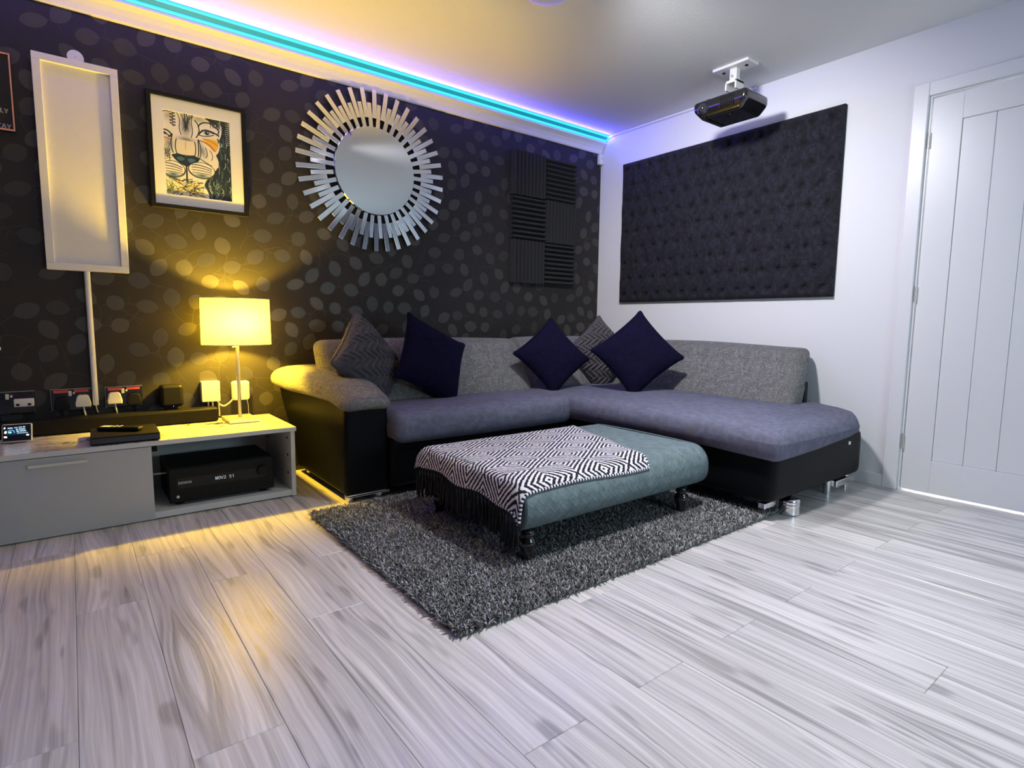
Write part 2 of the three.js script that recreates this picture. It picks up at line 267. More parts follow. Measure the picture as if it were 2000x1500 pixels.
  struct('wall_hall', [box(1.3, 1.4, -0.1, CH, 1.9, 3.4), box(0.1, 1.4, -0.1, CH, 1.8, 1.9), box(0.1, 1.4, -0.1, CH, 3.4, 3.5), box(0.1, 1.4, CH, CH + 0.1, 1.8, 3.5)], M.white, 'white walls of the hall behind the door', 'wall');
}
{
  const hl = thing('hall_lamp', 'round lamp on the hall ceiling behind the door', 'lamp', [0.7, 2.25, 2.7]);
  part('globe', new THREE.SphereGeometry(0.07, 24, 16), mat({ color: [0.9, 0.9, 0.9], emissive: [3, 3, 3] }), hl);
  part('cap', cyl(0.04, 0.04, 0.055, 0.075), M.plasticWhite, hl);
  const l = new THREE.PointLight(0xffffff, 6); l.position.set(0, 0, 0); l.shadow.radius = 3; hl.add(l);
}

// ================================================================ lights of the room
{ // LED strip: two glowing lines with a tube loop at the end, lying on the coving
  const t = thing('led_strip', 'glowing cyan blue light strip along the top of the coving', 'light strip');
  const xa = XL + 0.02, xb = -0.022, glow = mat({ color: [0.02, 0.1, 0.1], emissive: [0.05, 0.95, 1.0], roughness: 0.5 }), dim = mat({ color: [0.02, 0.25, 0.28], emissive: [0.0, 0.16, 0.21], roughness: 0.5 });
  const P0 = [0.064, 2.2885], P1 = [0.088, 2.3162];
  part('glowing_line', tube([[xa, P0[1], P0[0]], [-2, P0[1], P0[0]], [xb, P0[1], P0[0]]], 0.0078, 60, 10), glow, t);
  part('glowing_line', tube([[xa, P1[1], P1[0]], [-2, P1[1], P1[0]], [xb, P1[1], P1[0]]], 0.0066, 60, 10), glow, t);
  const bt = new THREE.Vector3(0, P1[1] - P0[1], P1[0] - P0[0]);
  const web = new THREE.BoxGeometry(xb - xa, 0.004, bt.length()); web.rotateX(-PI / 4); web.translate((xa + xb) / 2, (P0[1] + P1[1]) / 2, (P0[0] + P1[0]) / 2);
  part('diffuser', web, dim, t, 'dimmer teal diffuser between the lines');
  part('end_loop', tube([[xb, P0[1], P0[0]], [xb + 0.012, (P0[1] * 2 + P1[1]) / 3, (P0[0] * 2 + P1[0]) / 3], [xb + 0.012, (P0[1] + P1[1] * 2) / 3, (P0[0] + P1[0] * 2) / 3], [xb, P1[1], P1[0]]], 0.0055, 20, 10), glow, t);
  for (let k = 0; k < 5; k++) {
    const w = (xb - xa) / 5, l = new THREE.RectAreaLight(new THREE.Color().setRGB(...LED_COLOR), LED_POWER, w, 0.016);
    l.position.set(xa + (k + 0.5) * w, 2.302, 0.1); l.lookAt(xa + (k + 0.5) * w, 2.302 + 0.25, 1.1); t.add(l);
    const l2 = new THREE.RectAreaLight(new THREE.Color().setRGB(...LED_COLOR), LED_POWER * 0.1, w, 0.012);
    l2.position.set(xa + (k + 0.5) * w, 2.2965, 0.048); l2.lookAt(xa + (k + 0.5) * w, 3, 0.1); t.add(l2);
  }
  const le = new THREE.RectAreaLight(new THREE.Color().setRGB(...LED_COLOR), LED_POWER * 0.25, 0.05, 0.035); le.position.set(-0.03, 2.296, 0.085); le.rotation.y = -PI / 2; t.add(le);
}
{ // ceiling spot bar: only the edge of its far glass dish reaches into the picture
  const t = thing('ceiling_light', 'ceiling light with frosted glass dishes hanging from a bar', 'ceiling light', [-1.78, 2.325, 1.75]);
  const dish = lathe([[0, -0.055], [0.03, -0.054], [0.07, -0.046], [0.095, -0.034], [0.104, -0.02], [0.104, -0.016], [0.094, -0.03], [0.068, -0.042], [0.03, -0.05], [0, -0.051]], 40);
  const glass = mat({ color: [0.72, 0.7, 0.74], roughness: 0.35 }), lit = mat({ color: [0.8, 0.8, 0.8], emissive: [1.4, 1.42, 1.5] });
  { const g = rbox(-0.03, 0.03, -0.022, 0, -0.5, 0.62, 0.008); g.translate(0.09, 0, 0); part('bar', g, M.plasticWhite, t); }
  const spots = [[0.08, -0.47], [0.1, -0.1], [0.1, 0.55]];
  spots.forEach(([x, z], k) => {
    const d = part('glass_dish', dish.clone().translate(x, 0, z), glass, t);
    part('stem', cyl(0.012, 0.012, -0.05, -0.005, x, z, 16), M.chrome, d);
    if (!k) return;
    part('bulb', new THREE.SphereGeometry(0.03, 20, 14).translate(x, -0.12, z), lit, d);
    const l = new THREE.SpotLight(new THREE.Color().setRGB(...CEIL_COLOR), CEIL_POWER[k - 1], 0, k === 1 ? 1.04 : 0.92, 1, 2); l.position.set(x, -0.12, z); l.shadow.radius = 4;
    l.target.position.set(...(k === 1 ? [x + 1.6, -1.38, z - 0.5] : [x - 0.3, -2.2, z + 0.15])); t.add(l, l.target);
  });
}

{ // television on the wall behind the camera: the teal glow on the surfaces that face it
  const t = thing('television', 'wide black television with teal screen on the grey wall', 'television', [-1.35, 1.15, ZF - 0.03]);
  part('casing', rbox(-0.62, 0.62, -0.36, 0.36, -0.02, 0.029, 0.006), M.black, t);
  part('screen', box(-0.605, 0.605, -0.345, 0.345, -0.0215, -0.0195), mat({ color: [0.02, 0.02, 0.02], emissive: [0.5, 0.8, 0.85], roughness: 0.2 }), t, 'lit teal screen');
  const l = new THREE.RectAreaLight(new THREE.Color().setRGB(0.66, 0.9, 1), 7.5, 1.2, 0.68); l.position.set(0, 0, -0.024); t.add(l);
}

// ================================================================ things on the wallpapered wall
{ // framed lion print
  const t = thing('framed_picture', 'black framed inked lion face print with white mount', 'picture', [0, 0, 0]);
  const x0 = -3.093, x1 = -2.659, y0 = 1.395, y1 = 1.934, f = 0.02, d = 0.032;
  for (const b of [[x0, x1, y1 - f, y1], [x0, x1, y0, y0 + f], [x0, x0 + f, y0 + f, y1 - f], [x1 - f, x1, y0 + f, y1 - f]]) part('frame_bar', rbox(b[0], b[1], b[2], b[3], 0.001, d, 0.002), M.black, t);
  part('mount', extrude([[x0 + f, y0 + f], [x1 - f, y0 + f], [x1 - f, y1 - f], [x0 + f, y1 - f]], 0.004, 0, [[-3.026, 1.464], [-3.026, 1.856], [-2.735, 1.856], [-2.735, 1.464]]).translate(0, 0, 0.018), mat({ color: [0.83, 0.82, 0.80], roughness: 0.8 }), t, 'white card mount');
  const art = canvasTex(640, 860, (g, w, h) => {
    const s0 = seed; seed = 99; const ink = '#1d2b36';
    g.fillStyle = '#ece6d6'; g.fillRect(0, 0, w, h); g.lineCap = 'round'; g.lineJoin = 'round';
    const P = (c, lw, pts, fill) => { g.beginPath(); g.moveTo(pts[0], pts[1]); for (let i = 2; i < pts.length; i += 4) g.quadraticCurveTo(pts[i], pts[i + 1], pts[i + 2], pts[i + 3]); if (fill) { g.fillStyle = fill; g.fill(); } if (c) { g.strokeStyle = c; g.lineWidth = lw; g.stroke(); } };
    const E = (x, y, a, b, r, c) => { g.fillStyle = c; g.beginPath(); g.ellipse(x, y, a, b, r, 0, 7); g.fill(); };
    // cream ground with soft grey modelling
    const G = (x, y, a, b, rot, c, al) => { g.save(); g.translate(x, y); g.rotate(rot); g.scale(a, b); const q = g.createRadialGradient(0, 0, 0.1, 0, 0, 1); q.addColorStop(0, c); q.addColorStop(1, 'rgba(236,230,214,0)'); g.globalAlpha = al; g.fillStyle = q; g.fillRect(-1, -1, 2, 2); g.restore(); };
    G(215, 130, 80, 190, 0.05, '#5c5d68', 0.9); G(215, 270, 150, 46, 0.04, '#6b6d78', 0.8); G(60, 330, 70, 120, 0, '#6f7683', 0.8); G(360, 360, 60, 140, -0.3, '#77808c', 0.8); G(340, 40, 130, 70, 0, '#8a8a92', 0.6); G(60, 60, 80, 90, 0, '#9a9894', 0.6);
    // dark mane with locks
    P(null, 0, [425, 0, 520, 20, 548, 72, 560, 150, 521, 218, 540, 330, 485, 380, 520, 450, 507, 490, 470, 560, 417, 610, 360, 690, 365, 720, 420, 800, 400, 860, 520, 860, 640, 860, 640, 400, 640, 0, 520, 0, 425, 0], '#1c2b35');
    for (let k = 0; k < 190; k++) { const x = rr(410, 640), y = rr(-20, 860); if (x < 500 && y < 560) continue; const c = rnd(); P(c < 0.22 ? '#aebfc4' : c < 0.5 ? '#46606c' : c < 0.62 ? '#7f98a2' : '#0a131a', rr(2, 8), [x, y, x + rr(-26, 34), y + rr(14, 36), x + rr(-22, 22), y + rr(40, 84)]); }
    for (let k = 0; k < 12; k++) P('#c4cdc8', 4, [588 + rr(-6, 6), 10 + k * 22, 606, 8 + k * 22, 630, 14 + k * 22]);
    for (let k = 0; k < 60; k++) P(ink, rr(2, 6), [rr(380, 470), rr(0, 30), rr(430, 520), rr(10, 60), rr(440, 540), rr(30, 110)]);
    // forehead: braid, brow folds
    for (let k = 0; k < 10; k++) { E(88 + (k % 2) * 22, 12 + k * 15, 17, 9, rr(-0.4, 0.4), '#3a2f3e'); E(90 + (k % 2) * 22, 10 + k * 15, 8, 3, 0, '#a59aa4'); }
    P(ink, 8, [0, 40, 40, 10, 70, 24]); P(ink, 7, [130, 0, 170, 60, 160, 130, 150, 170, 170, 230]); P(ink, 7, [290, 0, 260, 60, 272, 130, 280, 190, 262, 240]); P(ink, 9, [205, 0, 214, 70, 210, 160]);
    for (let k = 0; k < 22; k++) P(ink, rr(1.5, 4), [rr(150, 290), rr(0, 30), rr(170, 270), rr(40, 90), rr(180, 260), rr(100, 190)]);
    P(ink, 12, [330, 120, 350, 60, 430, 60, 480, 70, 520, 120]); P(ink, 10, [300, 60, 340, 100, 336, 160, 330, 200, 306, 232]);
    // right eye
    P(ink, 15, [330, 196, 368, 128, 430, 140, 480, 150, 520, 172]); P(ink, 9, [336, 200, 390, 214, 470, 176]); E(408, 168, 38, 23, 0.1, '#c9cfcb'); E(408, 166, 22, 21, 0, '#3c4347'); E(408, 166, 11, 12, 0, '#0b0d10'); E(416, 159, 6, 5, 0, '#fff'); P(ink, 13, [366, 148, 410, 132, 470, 160]);
    // left eye, partly cropped
    P(ink, 14, [0, 216, 40, 190, 80, 236, 86, 262, 60, 268]); P(ink, 10, [0, 250, 30, 236, 66, 262]); E(22, 240, 22, 13, 0.2, '#2a2d33'); P('#a5472b', 8, [0, 286, 36, 276, 70, 298]); P('#dfae4a', 10, [0, 304, 34, 298, 66, 316]);
    // yellow cheek
    P(null, 0, [360, 232, 440, 206, 512, 236, 520, 300, 480, 352, 430, 300, 360, 232], '#e9b73c'); P('#8e2f22', 9, [330, 256, 420, 262, 474, 340]); P('#c96f2a', 7, [372, 232, 450, 236, 506, 280]); P('#f3dc8c', 10, [400, 286, 440, 320, 452, 350]);
    P(ink, 8, [330, 262, 360, 360, 330, 440, 380, 470, 440, 500]); P(ink, 7, [390, 320, 420, 400, 380, 430]); P(ink, 6, [430, 340, 470, 400, 440, 440]); P('#e7e2d6', 14, [380, 430, 440, 470, 500, 500]);
    // nose pad and nose
    P(ink, 9, [124, 280, 104, 350, 122, 424, 204, 444, 288, 420, 306, 350, 290, 284], '#eadfc2'); P('#a59f94', 5, [206, 296, 204, 340, 206, 372]); P(ink, 10, [92, 240, 60, 340, 92, 420]); P(ink, 10, [322, 250, 330, 350, 318, 424]);
    P(null, 0, [74, 446, 130, 410, 206, 440, 280, 410, 336, 440, 300, 520, 206, 544, 120, 520, 74, 446], '#182b3a'); P(null, 0, [120, 462, 160, 440, 196, 468, 170, 500, 140, 490, 120, 480, 120, 462], '#456a80'); P(null, 0, [216, 468, 250, 440, 292, 462, 280, 490, 240, 500, 224, 490, 216, 468], '#456a80');
    P(ink, 16, [206, 530, 206, 600, 204, 700]);
    // muzzle halves
    for (const [cx, cy, rx, ry] of [[84, 588, 112, 84], [346, 562, 128, 86]]) { E(cx, cy, rx, ry, 0, ink); E(cx, cy - 6, rx - 9, ry - 12, 0, '#f0eadb'); G(cx, cy + 52, rx * 0.9, 40, 0, '#3f6680', 0.95); for (let k = 0; k < 4; k++) P(ink, 8 - k, [cx - rx * 0.7, cy - 50 + k * 26, cx, cy - 62 + k * 28, cx + rx * 0.72, cy - 26 + k * 20]); }
    for (let k = 0; k < 30; k++) P(ink, rr(3, 8), [rr(0, 370), rr(660, 700), rr(20, 350), rr(700, 750), rr(20, 380), rr(760, 860)]);
    for (let k = 0; k < 34; k++) P(k % 3 ? '#f1e6b4' : '#d9c95a', rr(5, 12), [rr(30, 380), rr(690, 740), rr(60, 350), rr(740, 790), rr(40, 390), rr(780, 860)]);
    for (let k = 0; k < 18; k++) P(ink, rr(2, 6), [rr(30, 380), rr(690, 760), rr(60, 350), rr(760, 800), rr(40, 390), rr(790, 860)]);
    for (let k = 0; k < 16; k++) P('#6f7f3a', rr(3, 7), [rr(0, 90), rr(680, 780), rr(10, 90), rr(760, 800), rr(0, 100), rr(800, 860)]);
    for (let k = 0; k < 22; k++) P(ink, rr(2, 5), [rr(0, 70), rr(330, 480), rr(0, 70), rr(370, 500), rr(0, 60), rr(390, 520)]);
    seed = s0;
  });
  const pg = new THREE.PlaneGeometry(0.305, 0.405); pg.translate(-2.8805, 1.66, 0.017);
  part('print', pg, mat({ color: 0xffffff, map: art, roughness: 0.6 }), t, 'ink drawing of a lion face with yellow touches');
  part('backing', box(x0 + 0.005, x1 - 0.005, y0 + 0.005, y1 - 0.005, 0.0005, 0.012), M.darkMatte, t);
}
{ // white framed board
  const t = thing('white_panel', 'tall narrow white framed board hanging on the dark wallpaper', 'board', [0, 0, 0]);
  const x0 = -3.5, x1 = -3.197, y0 = 1.072, y1 = 1.985, w = 0.03, d = 0.03;
  part('face', box(x0 + w - 0.002, x1 - w + 0.002, y0 + w - 0.002, y1 - w + 0.002, 0.001, d - 0.014), M.boardWhite, t);
  for (const b of [[x0, x1, y1 - w, y1], [x0, x1, y0, y0 + w], [x0, x0 + w, y0 + w, y1 - w], [x1 - w, x1, y0 + w, y1 - w]]) part('frame_bar', rbox(b[0], b[1], b[2], b[3], 0.001, d, 0.002), M.boardWhite, t);
}
{
  const t = thing('wall_disc', 'small round white disc above the tall white board', 'wall fixing', [-3.347, 2.004, 0]);
  const g = cyl(0.031, 0.029, 0, 0.012, 0, 0, 40); g.rotateX(PI / 2); part('plate', g, M.plasticWhite, t);
  const s = cyl(0.004, 0.003, 0.011, 0.014, 0, 0, 12); s.rotateX(PI / 2); part('screw', s, M.steel, t);
}
{
  const t = thing('cable_tube', 'thin white cable tube running down from the white board', 'cable cover');
  part('tube', cyl(0.0115, 0.0115, 0.455, 1.071, -3.358, 0.016, 20), M.plasticWhite, t);
  part('cable_end', tube([[-3.358, 0.46, 0.016], [-3.356, 0.435, 0.018], [-3.352, 0.42, 0.014]], 0.003, 12), M.label, t);
}
{ // black sign at the picture's edge
  const t = thing('wall_sign', 'black wall sign with thin copper coloured frame and grey lettering', 'sign');
  const x0 = -3.93, x1 = -3.569, y0 = 1.642, y1 = 1.954, w = 0.006, copper = mat({ color: [0.72, 0.36, 0.27], metalness: 0.6, roughness: 0.4 });
  const face = canvasTex(1024, 888, (g, W, Hh) => { g.fillStyle = '#070608'; g.fillRect(0, 0, W, Hh); g.fillStyle = '#a8a39f'; g.font = 'bold 72px sans-serif'; g.textAlign = 'right'; g.fillText('LY', 975, 690); g.fillText('TAY', 990, 866); });
  const pg = new THREE.PlaneGeometry(x1 - x0, y1 - y0); pg.translate((x0 + x1) / 2, (y0 + y1) / 2, 0.0125);
  part('lettered_face', pg, mat({ color: 0xffffff, map: face, roughness: 0.5 }), t);
  part('board', box(x0, x1, y0, y1, 0.001, 0.012), M.darkMatte, t);
  for (const b of [[x0, x1, y1 - w, y1], [x0, x1, y0, y0 + w], [x0, x0 + w, y0 + w, y1 - w], [x1 - w, x1, y0 + w, y1 - w]]) part('frame_bar', rbox(b[0], b[1], b[2], b[3], 0.012, 0.018, 0.002), copper, t);
}
{ // sunburst mirror
  const t = thing('sunburst_mirror', 'round sunburst mirror framed by two rings of mirrored strips', 'mirror', [-1.945, 1.745, 0]);
  const back = cyl(0.31, 0.31, 0.004, 0.016, 0, 0, 64); back.rotateX(PI / 2); part('backing', back, M.darkMatte, t);
  const disc = cyl(0.254, 0.25, 0.03, 0.036, 0, 0, 96); disc.rotateX(PI / 2); part('mirror_glass', disc, M.mirror, t);
  const N = 38;
  const inner = rbox(-0.0125, 0.0125, 0.245, 0.388, -0.003, 0.003, 0.0015), outer = rbox(-0.0135, 0.0135, 0.302, 0.466, -0.003, 0.003, 0.0015);
  for (let k = 0; k < N; k++) {
    const a = k / N * 2 * PI;
    const m = part('inner_strip', inner, M.mirrorBlade, t); m.position.z = 0.024; m.rotation.set(0, 0, -a - PI / N, 'ZXY'); m.rotation.x = rr(-0.02, 0.02);
  }
  for (let k = 0; k < N; k++) {
    const a = k / N * 2 * PI;
    const m = part('outer_strip', outer, M.mirrorBlade, t); m.position.z = 0.036; m.rotation.set(-0.03, 0, -a, 'ZXY'); m.rotation.y = 0.05;
  }
}
{ // six wedge foam tiles
  const S = 0.305, n = 9, dep = 0.05, base = 0.016, prof = [[0, 0], [S, 0]];
  for (let k = n - 1; k >= 0; k--) { const a = k * S / n, w = S / n; prof.push([a + w * 0.97, base], [a + w * 0.62, dep], [a + w * 0.38, dep], [a + w * 0.03, base]); }
  const gv = extrude(prof.map(([x, y]) => [x, -y]).reverse(), S, 0); gv.rotateX(-PI / 2); gv.scale(1, 1, 1);
  // profile across x, ridges upright
  gv.computeBoundingBox(); { const b = gv.boundingBox; gv.translate(-(b.min.x + b.max.x) / 2, -(b.min.y + b.max.y) / 2, -b.min.z); }
  const gv2 = gv.clone(); const gh = gv2.rotateZ(PI / 2);
  const rows = ['top', 'middle', 'bottom'], x0 = -0.918, yt = 2.07;
  for (let j = 0; j < 3; j++) for (let i = 0; i < 2; i++) {
    const up = (i + j) % 2 === 0;
    const m = single('foam_tile', up ? gv : gh, M.foam, `charcoal foam tile with ${up ? 'upright' : 'level'} ridges, ${rows[j]} of the column ${i ? 'nearer the white wall' : 'nearer the mirror'}`, 'foam tile', 'acoustic foam tiles');
    m.position.set(x0 + S * (i + 0.5) + i * 0.001, yt - S * (j + 0.5) - j * 0.003, 0.0005);
  }
}
{ // sensor in the corner
  const t = thing('corner_sensor', 'small white sensor box under the coving beside the white wall', 'sensor', [-0.026, 2.158, 0.018]);
  part('body', rbox(-0.022, 0.022, -0.042, 0.038, -0.018, 0.016, 0.009, 3), M.plasticWhite, t);
  part('window', rbox(-0.012, 0.012, -0.006, 0.02, 0.012, 0.0175, 0.003), M.label, t);
}
{
  const g = cyl(0.008, 0.011, 0, 0.05, 0, 0, 20); const s = new THREE.SphereGeometry(0.0125, 20, 14); s.translate(0, 0.052, 0);
  const m = single('wall_peg', [g, s], M.plasticWhite, 'short pale rounded peg on the dark wallpaper below the sign', 'peg'); m.rotation.x = PI / 2; m.position.set(-3.683, 0.727, 0);
}

// ================================================================ sockets and plugs along the wall
function socket(x0, x1, label, opts = {}) {
  const t = thing('double_socket', label, 'socket', [(x0 + x1) / 2, 0.485, 0]); const w = x1 - x0;
  part('plate', rbox(-w / 2, w / 2, -0.05, 0.05, 0, 0.01, 0.004, 3), M.blackGloss, t);
  if (opts.red) for (const s of [-1, 1]) part('red_sticker', box(s * w / 4 - 0.027, s * w / 4 + 0.027, 0.034, 0.046, 0.01, 0.0106), M.red, t, 'red sticker');
  part('switch', rbox(-0.011, 0.001, 0.018, 0.042, 0.009, 0.014, 0.002), M.label, t); part('switch', rbox(0.005, 0.013, 0.026, 0.036, 0.009, 0.013, 0.002), M.label, t);
  part('trim_line', [box(-w / 2, w / 2, 0.05, 0.0512, 0, 0.009), box(-w / 2 - 0.001, -w / 2, -0.05, 0.0512, 0, 0.009)], M.steel, t);
  return t;
}
socket(-3.52, -3.372, 'black double wall socket behind the soundbar beside the cable tube', { red: true });
socket(-3.319, -3.172, 'black double wall socket between the cable tube and the black speaker cube', { red: true });
socket(-3.75, -3.575, 'black double wall socket behind the smart clock');
function plug(x, y, m, label, cable = true) {
  const t = thing('mains_plug', label, 'plug', [x, y, 0.0145]);
  const s = [[-0.024, -0.022], [0.024, -0.022], [0.026, -0.012], [0.019, 0.02], [0.013, 0.025], [-0.013, 0.025], [-0.019, 0.02], [-0.026, -0.012]];
  part('body', extrude(s, 0.02, 0.004), m, t);
  if (cable) part('flex', tube([[0, -0.02, 0.011], [0.002, -0.045, 0.011], [0.006, -0.07, 0.008], [0.01, -0.11, 0.006]], 0.0035, 20), m, t);
}
plug(-3.405, 0.478, M.plasticWhite, 'white mains plug beside the white cable tube');
plug(-3.482, 0.470, M.black, 'black mains plug in the socket left of the cable tube');
plug(-3.285, 0.482, M.plasticWhite, 'white mains plug in the socket nearer the black speaker cube');
plug(-3.208, 0.472, M.black, 'black mains plug beside the black speaker cube');
{
  const t = thing('usb_charger', 'white usb charger block in the socket behind the smart clock', 'charger', [-3.612, 0.487, 0.0105]);
  part('body', rbox(-0.034, 0.034, -0.017, 0.017, 0, 0.028, 0.004), M.plasticWhite, t);
  for (const s of [-0.021, 0.018]) part('port', rbox(s - 0.006, s + 0.006, -0.012, -0.002, 0.027, 0.0285, 0.0006), M.darkMatte, t);
}
{ // black cube with a blue dot
  const t = thing('speaker_cube', 'rounded black plug-in speaker cube with tiny blue light', 'speaker', [-3.055, 0.483, 0]);
  part('body', rbox(-0.05, 0.05, -0.056, 0.054, 0.0005, 0.075, 0.018, 4), M.black, t);
  const g = new THREE.SphereGeometry(0.0035, 12, 8); g.translate(0.004, -0.05, 0.066); part('indicator_light', g, mat({ color: [0.2, 0.3, 0.9], emissive: [1.2, 1.6, 4] }), t, 'tiny blue glowing dot');
}
{
  const t = thing('wall_adapter', 'square white wall adapter left of the lamp stem with cables below', 'adapter', [-2.877, 0.489, 0]);
  part('body', rbox(-0.043, 0.043, -0.053, 0.053, 0.0005, 0.04, 0.004), M.plasticWhite, t);
  for (const [x, m] of [[-0.012, M.plasticWhite], [0.008, M.plasticWhite], [0.022, M.black], [0.036, M.plasticWhite]]) part('connector', tube([[x, -0.05, 0.02], [x, -0.075, 0.02], [x + 0.004, -0.11, 0.012], [x + 0.004, -0.134, 0.010]], 0.004, 14), m, t);
  for (const y of [0.036, 0.018, -0.012, -0.03, -0.038]) part('vent_line', box(-0.028, 0.008, y - 0.001, y + 0.001, 0.0395, 0.0406), M.label, t);
}
{
  const t = thing('phone_charger', 'rounded white plug-in charger right behind the lamp stem', 'charger', [-2.733, 0.486, 0]);
  part('body', rbox(-0.044, 0.044, -0.052, 0.05, 0.0005, 0.045, 0.015, 4), M.plasticWhite, t);
  part('white_lead', tube([[-0.04, -0.045, 0.03], [-0.06, -0.065, 0.028], [-0.085, -0.078, 0.026], [-0.105, -0.066, 0.024], [-0.113, -0.048, 0.022]], 0.0038, 30), M.plasticWhite, t);
  part('thin_lead', tube([[0.03, -0.05, 0.02], [0.036, -0.08, 0.02], [0.038, -0.12, 0.016], [0.04, -0.138, 0.012]], 0.0014, 20), M.plasticWhite, t);
}

// ================================================================ television bench and what stands on it
const BT = 0.345;                                                 // bench top
{
  const t = thing('tv_bench', 'low white bench with marble-effect top, grey flap door and open bay', 'tv bench');
  const xr = -2.597, xl = -3.83, zb = 0.016, zf = 0.47;
  part('top', rbox(xl - 0.005, xr + 0.006, BT - 0.02, BT, zb, 0.494, 0.0015), M.marble, t, 'glossy marble-effect top');
  part('top_edge', rbox(xl - 0.005, xr + 0.006, BT - 0.0205, BT - 0.0008, 0.4935, 0.496, 0.0008), M.unit, t);
  part('side', rbox(xr - 0.02, xr, 0.003, BT - 0.02, zb, 0.49, 0.001), M.unit, t);
  part('side', rbox(xl, xl + 0.02, 0.003, BT - 0.02, zb, zf, 0.001), M.unit, t);
  part('divider', box(-3.21, -3.193, 0.034, BT - 0.0201, zb + 0.005, zf), M.unit, t);
  part('bottom', box(xl + 0.0201, xr - 0.0201, 0.006, 0.0335, zb, 0.488), M.unit, t);
  part('back', box(xl + 0.0201, xr - 0.0201, 0.034, BT - 0.0201, zb, zb + 0.004), M.unit, t);
  const d = part('flap_door', rbox(xl, -3.19, 0.004, BT - 0.024, zf + 0.002, 0.489, 0.001), M.unitFront, t, 'grey flap door');
  part('handle', rbox(-3.592, -3.409, 0.287, 0.297, 0.489, 0.503, 0.002), M.label, d, 'slim metal bar handle');
  for (const y of [0.11, 0.2, 0.285]) { const g = cyl(0.005, 0.005, 0, 0.003, 0, 0, 12); g.rotateZ(PI / 2); g.translate(xr - 0.0215, y, 0.44); part('cam_fixing', g, M.darkMatte, t); }
  { const g = cyl(0.006, 0.006, 0, 0.003, 0, 0, 12); g.rotateZ(PI / 2); g.translate(xr - 0.0215, 0.235, 0.1); part('cam_fixing', g, M.darkMatte, t); }
  part('flap_hinge', rbox(-3.191, -3.165, 0.29, 0.32, 0.41, 0.45, 0.004), M.darkMatte, t);
}
{
  const t = thing('av_receiver', 'large black home cinema receiver inside the open bay of the bench', 'receiver');
  const x0 = -3.128, x1 = -2.692, y0 = 0.034, y1 = 0.205, zf = 0.452;
  part('case', rbox(x0, x1, y0 + 0.016, y1, 0.13, zf - 0.008, 0.004), M.black, t);
  part('front_panel', rbox(x0 - 0.002, x1 + 0.002, y0 + 0.014, y1 - 0.004, zf - 0.012, zf, 0.006), M.black, t);
  for (const [x, z] of [[x0 + 0.04, 0.41], [x1 - 0.04, 0.41], [x0 + 0.04, 0.17], [x1 - 0.04, 0.17]]) part('foot', cyl(0.018, 0.016, y0, y0 + 0.017, x, z, 20), M.darkMatte, t);
  for (const [x, y, r] of [[x1 - 0.052, y0 + 0.112, 0.024]]) { const g = cyl(r, r * 0.92, 0, 0.016, 0, 0, 32); g.rotateX(PI / 2); g.translate(x, y, zf); part('volume_knob', g, M.black, t); }
  { const g = cyl(0.007, 0.006, 0, 0.006, 0, 0, 20); g.rotateX(PI / 2); g.translate(x0 + 0.03, y0 + 0.042, zf); part('power_button', g, M.steel, t); }
  const txt = canvasTex(1024, 128, (g) => { g.fillStyle = '#020203'; g.fillRect(0, 0, 1024, 128); g.fillStyle = '#8f959a'; g.font = 'bold 42px sans-serif'; g.fillText('DENON', 10, 74); g.fillStyle = '#d6dde2'; g.font = 'bold 54px monospace'; g.fillText('MOV2 51', 420, 78); });
  const pg = new THREE.PlaneGeometry(0.37, 0.046); pg.translate((x0 + x1) / 2 - 0.004, y0 + 0.1, zf + 0.0006);
  part('display', pg, mat({ color: 0xffffff, map: txt, emissive: 0xffffff, emissiveMap: txt, emissiveIntensity: 0.3, roughness: 0.6 }), t, 'dark display with pale digits');
  part('cable', tube([[x0 - 0.001, 0.17, 0.36], [x0 - 0.022, 0.172, 0.37], [x0 - 0.045, 0.17, 0.36], [x0 - 0.06, 0.16, 0.3]], 0.004, 20), mat({ color: [0.6, 0.55, 0.4], roughness: 0.5 }), t);
}
{
  const t = thing('soundbar', 'long black soundbar on the bench against the wallpapered wall', 'soundbar');
  part('body', rbox(-3.77, -2.862, BT + 0.004, BT + 0.068, 0.03, 0.122, 0.006, 3), M.black, t);
  part('front_grille', rbox(-3.764, -2.868, BT + 0.009, BT + 0.062, 0.12, 0.1245, 0.002), M.darkMatte, t);
  for (const x of [-3.68, -2.95]) part('foot', rbox(x - 0.03, x + 0.03, BT, BT + 0.006, 0.04, 0.11, 0.001), M.darkMatte, t);
}
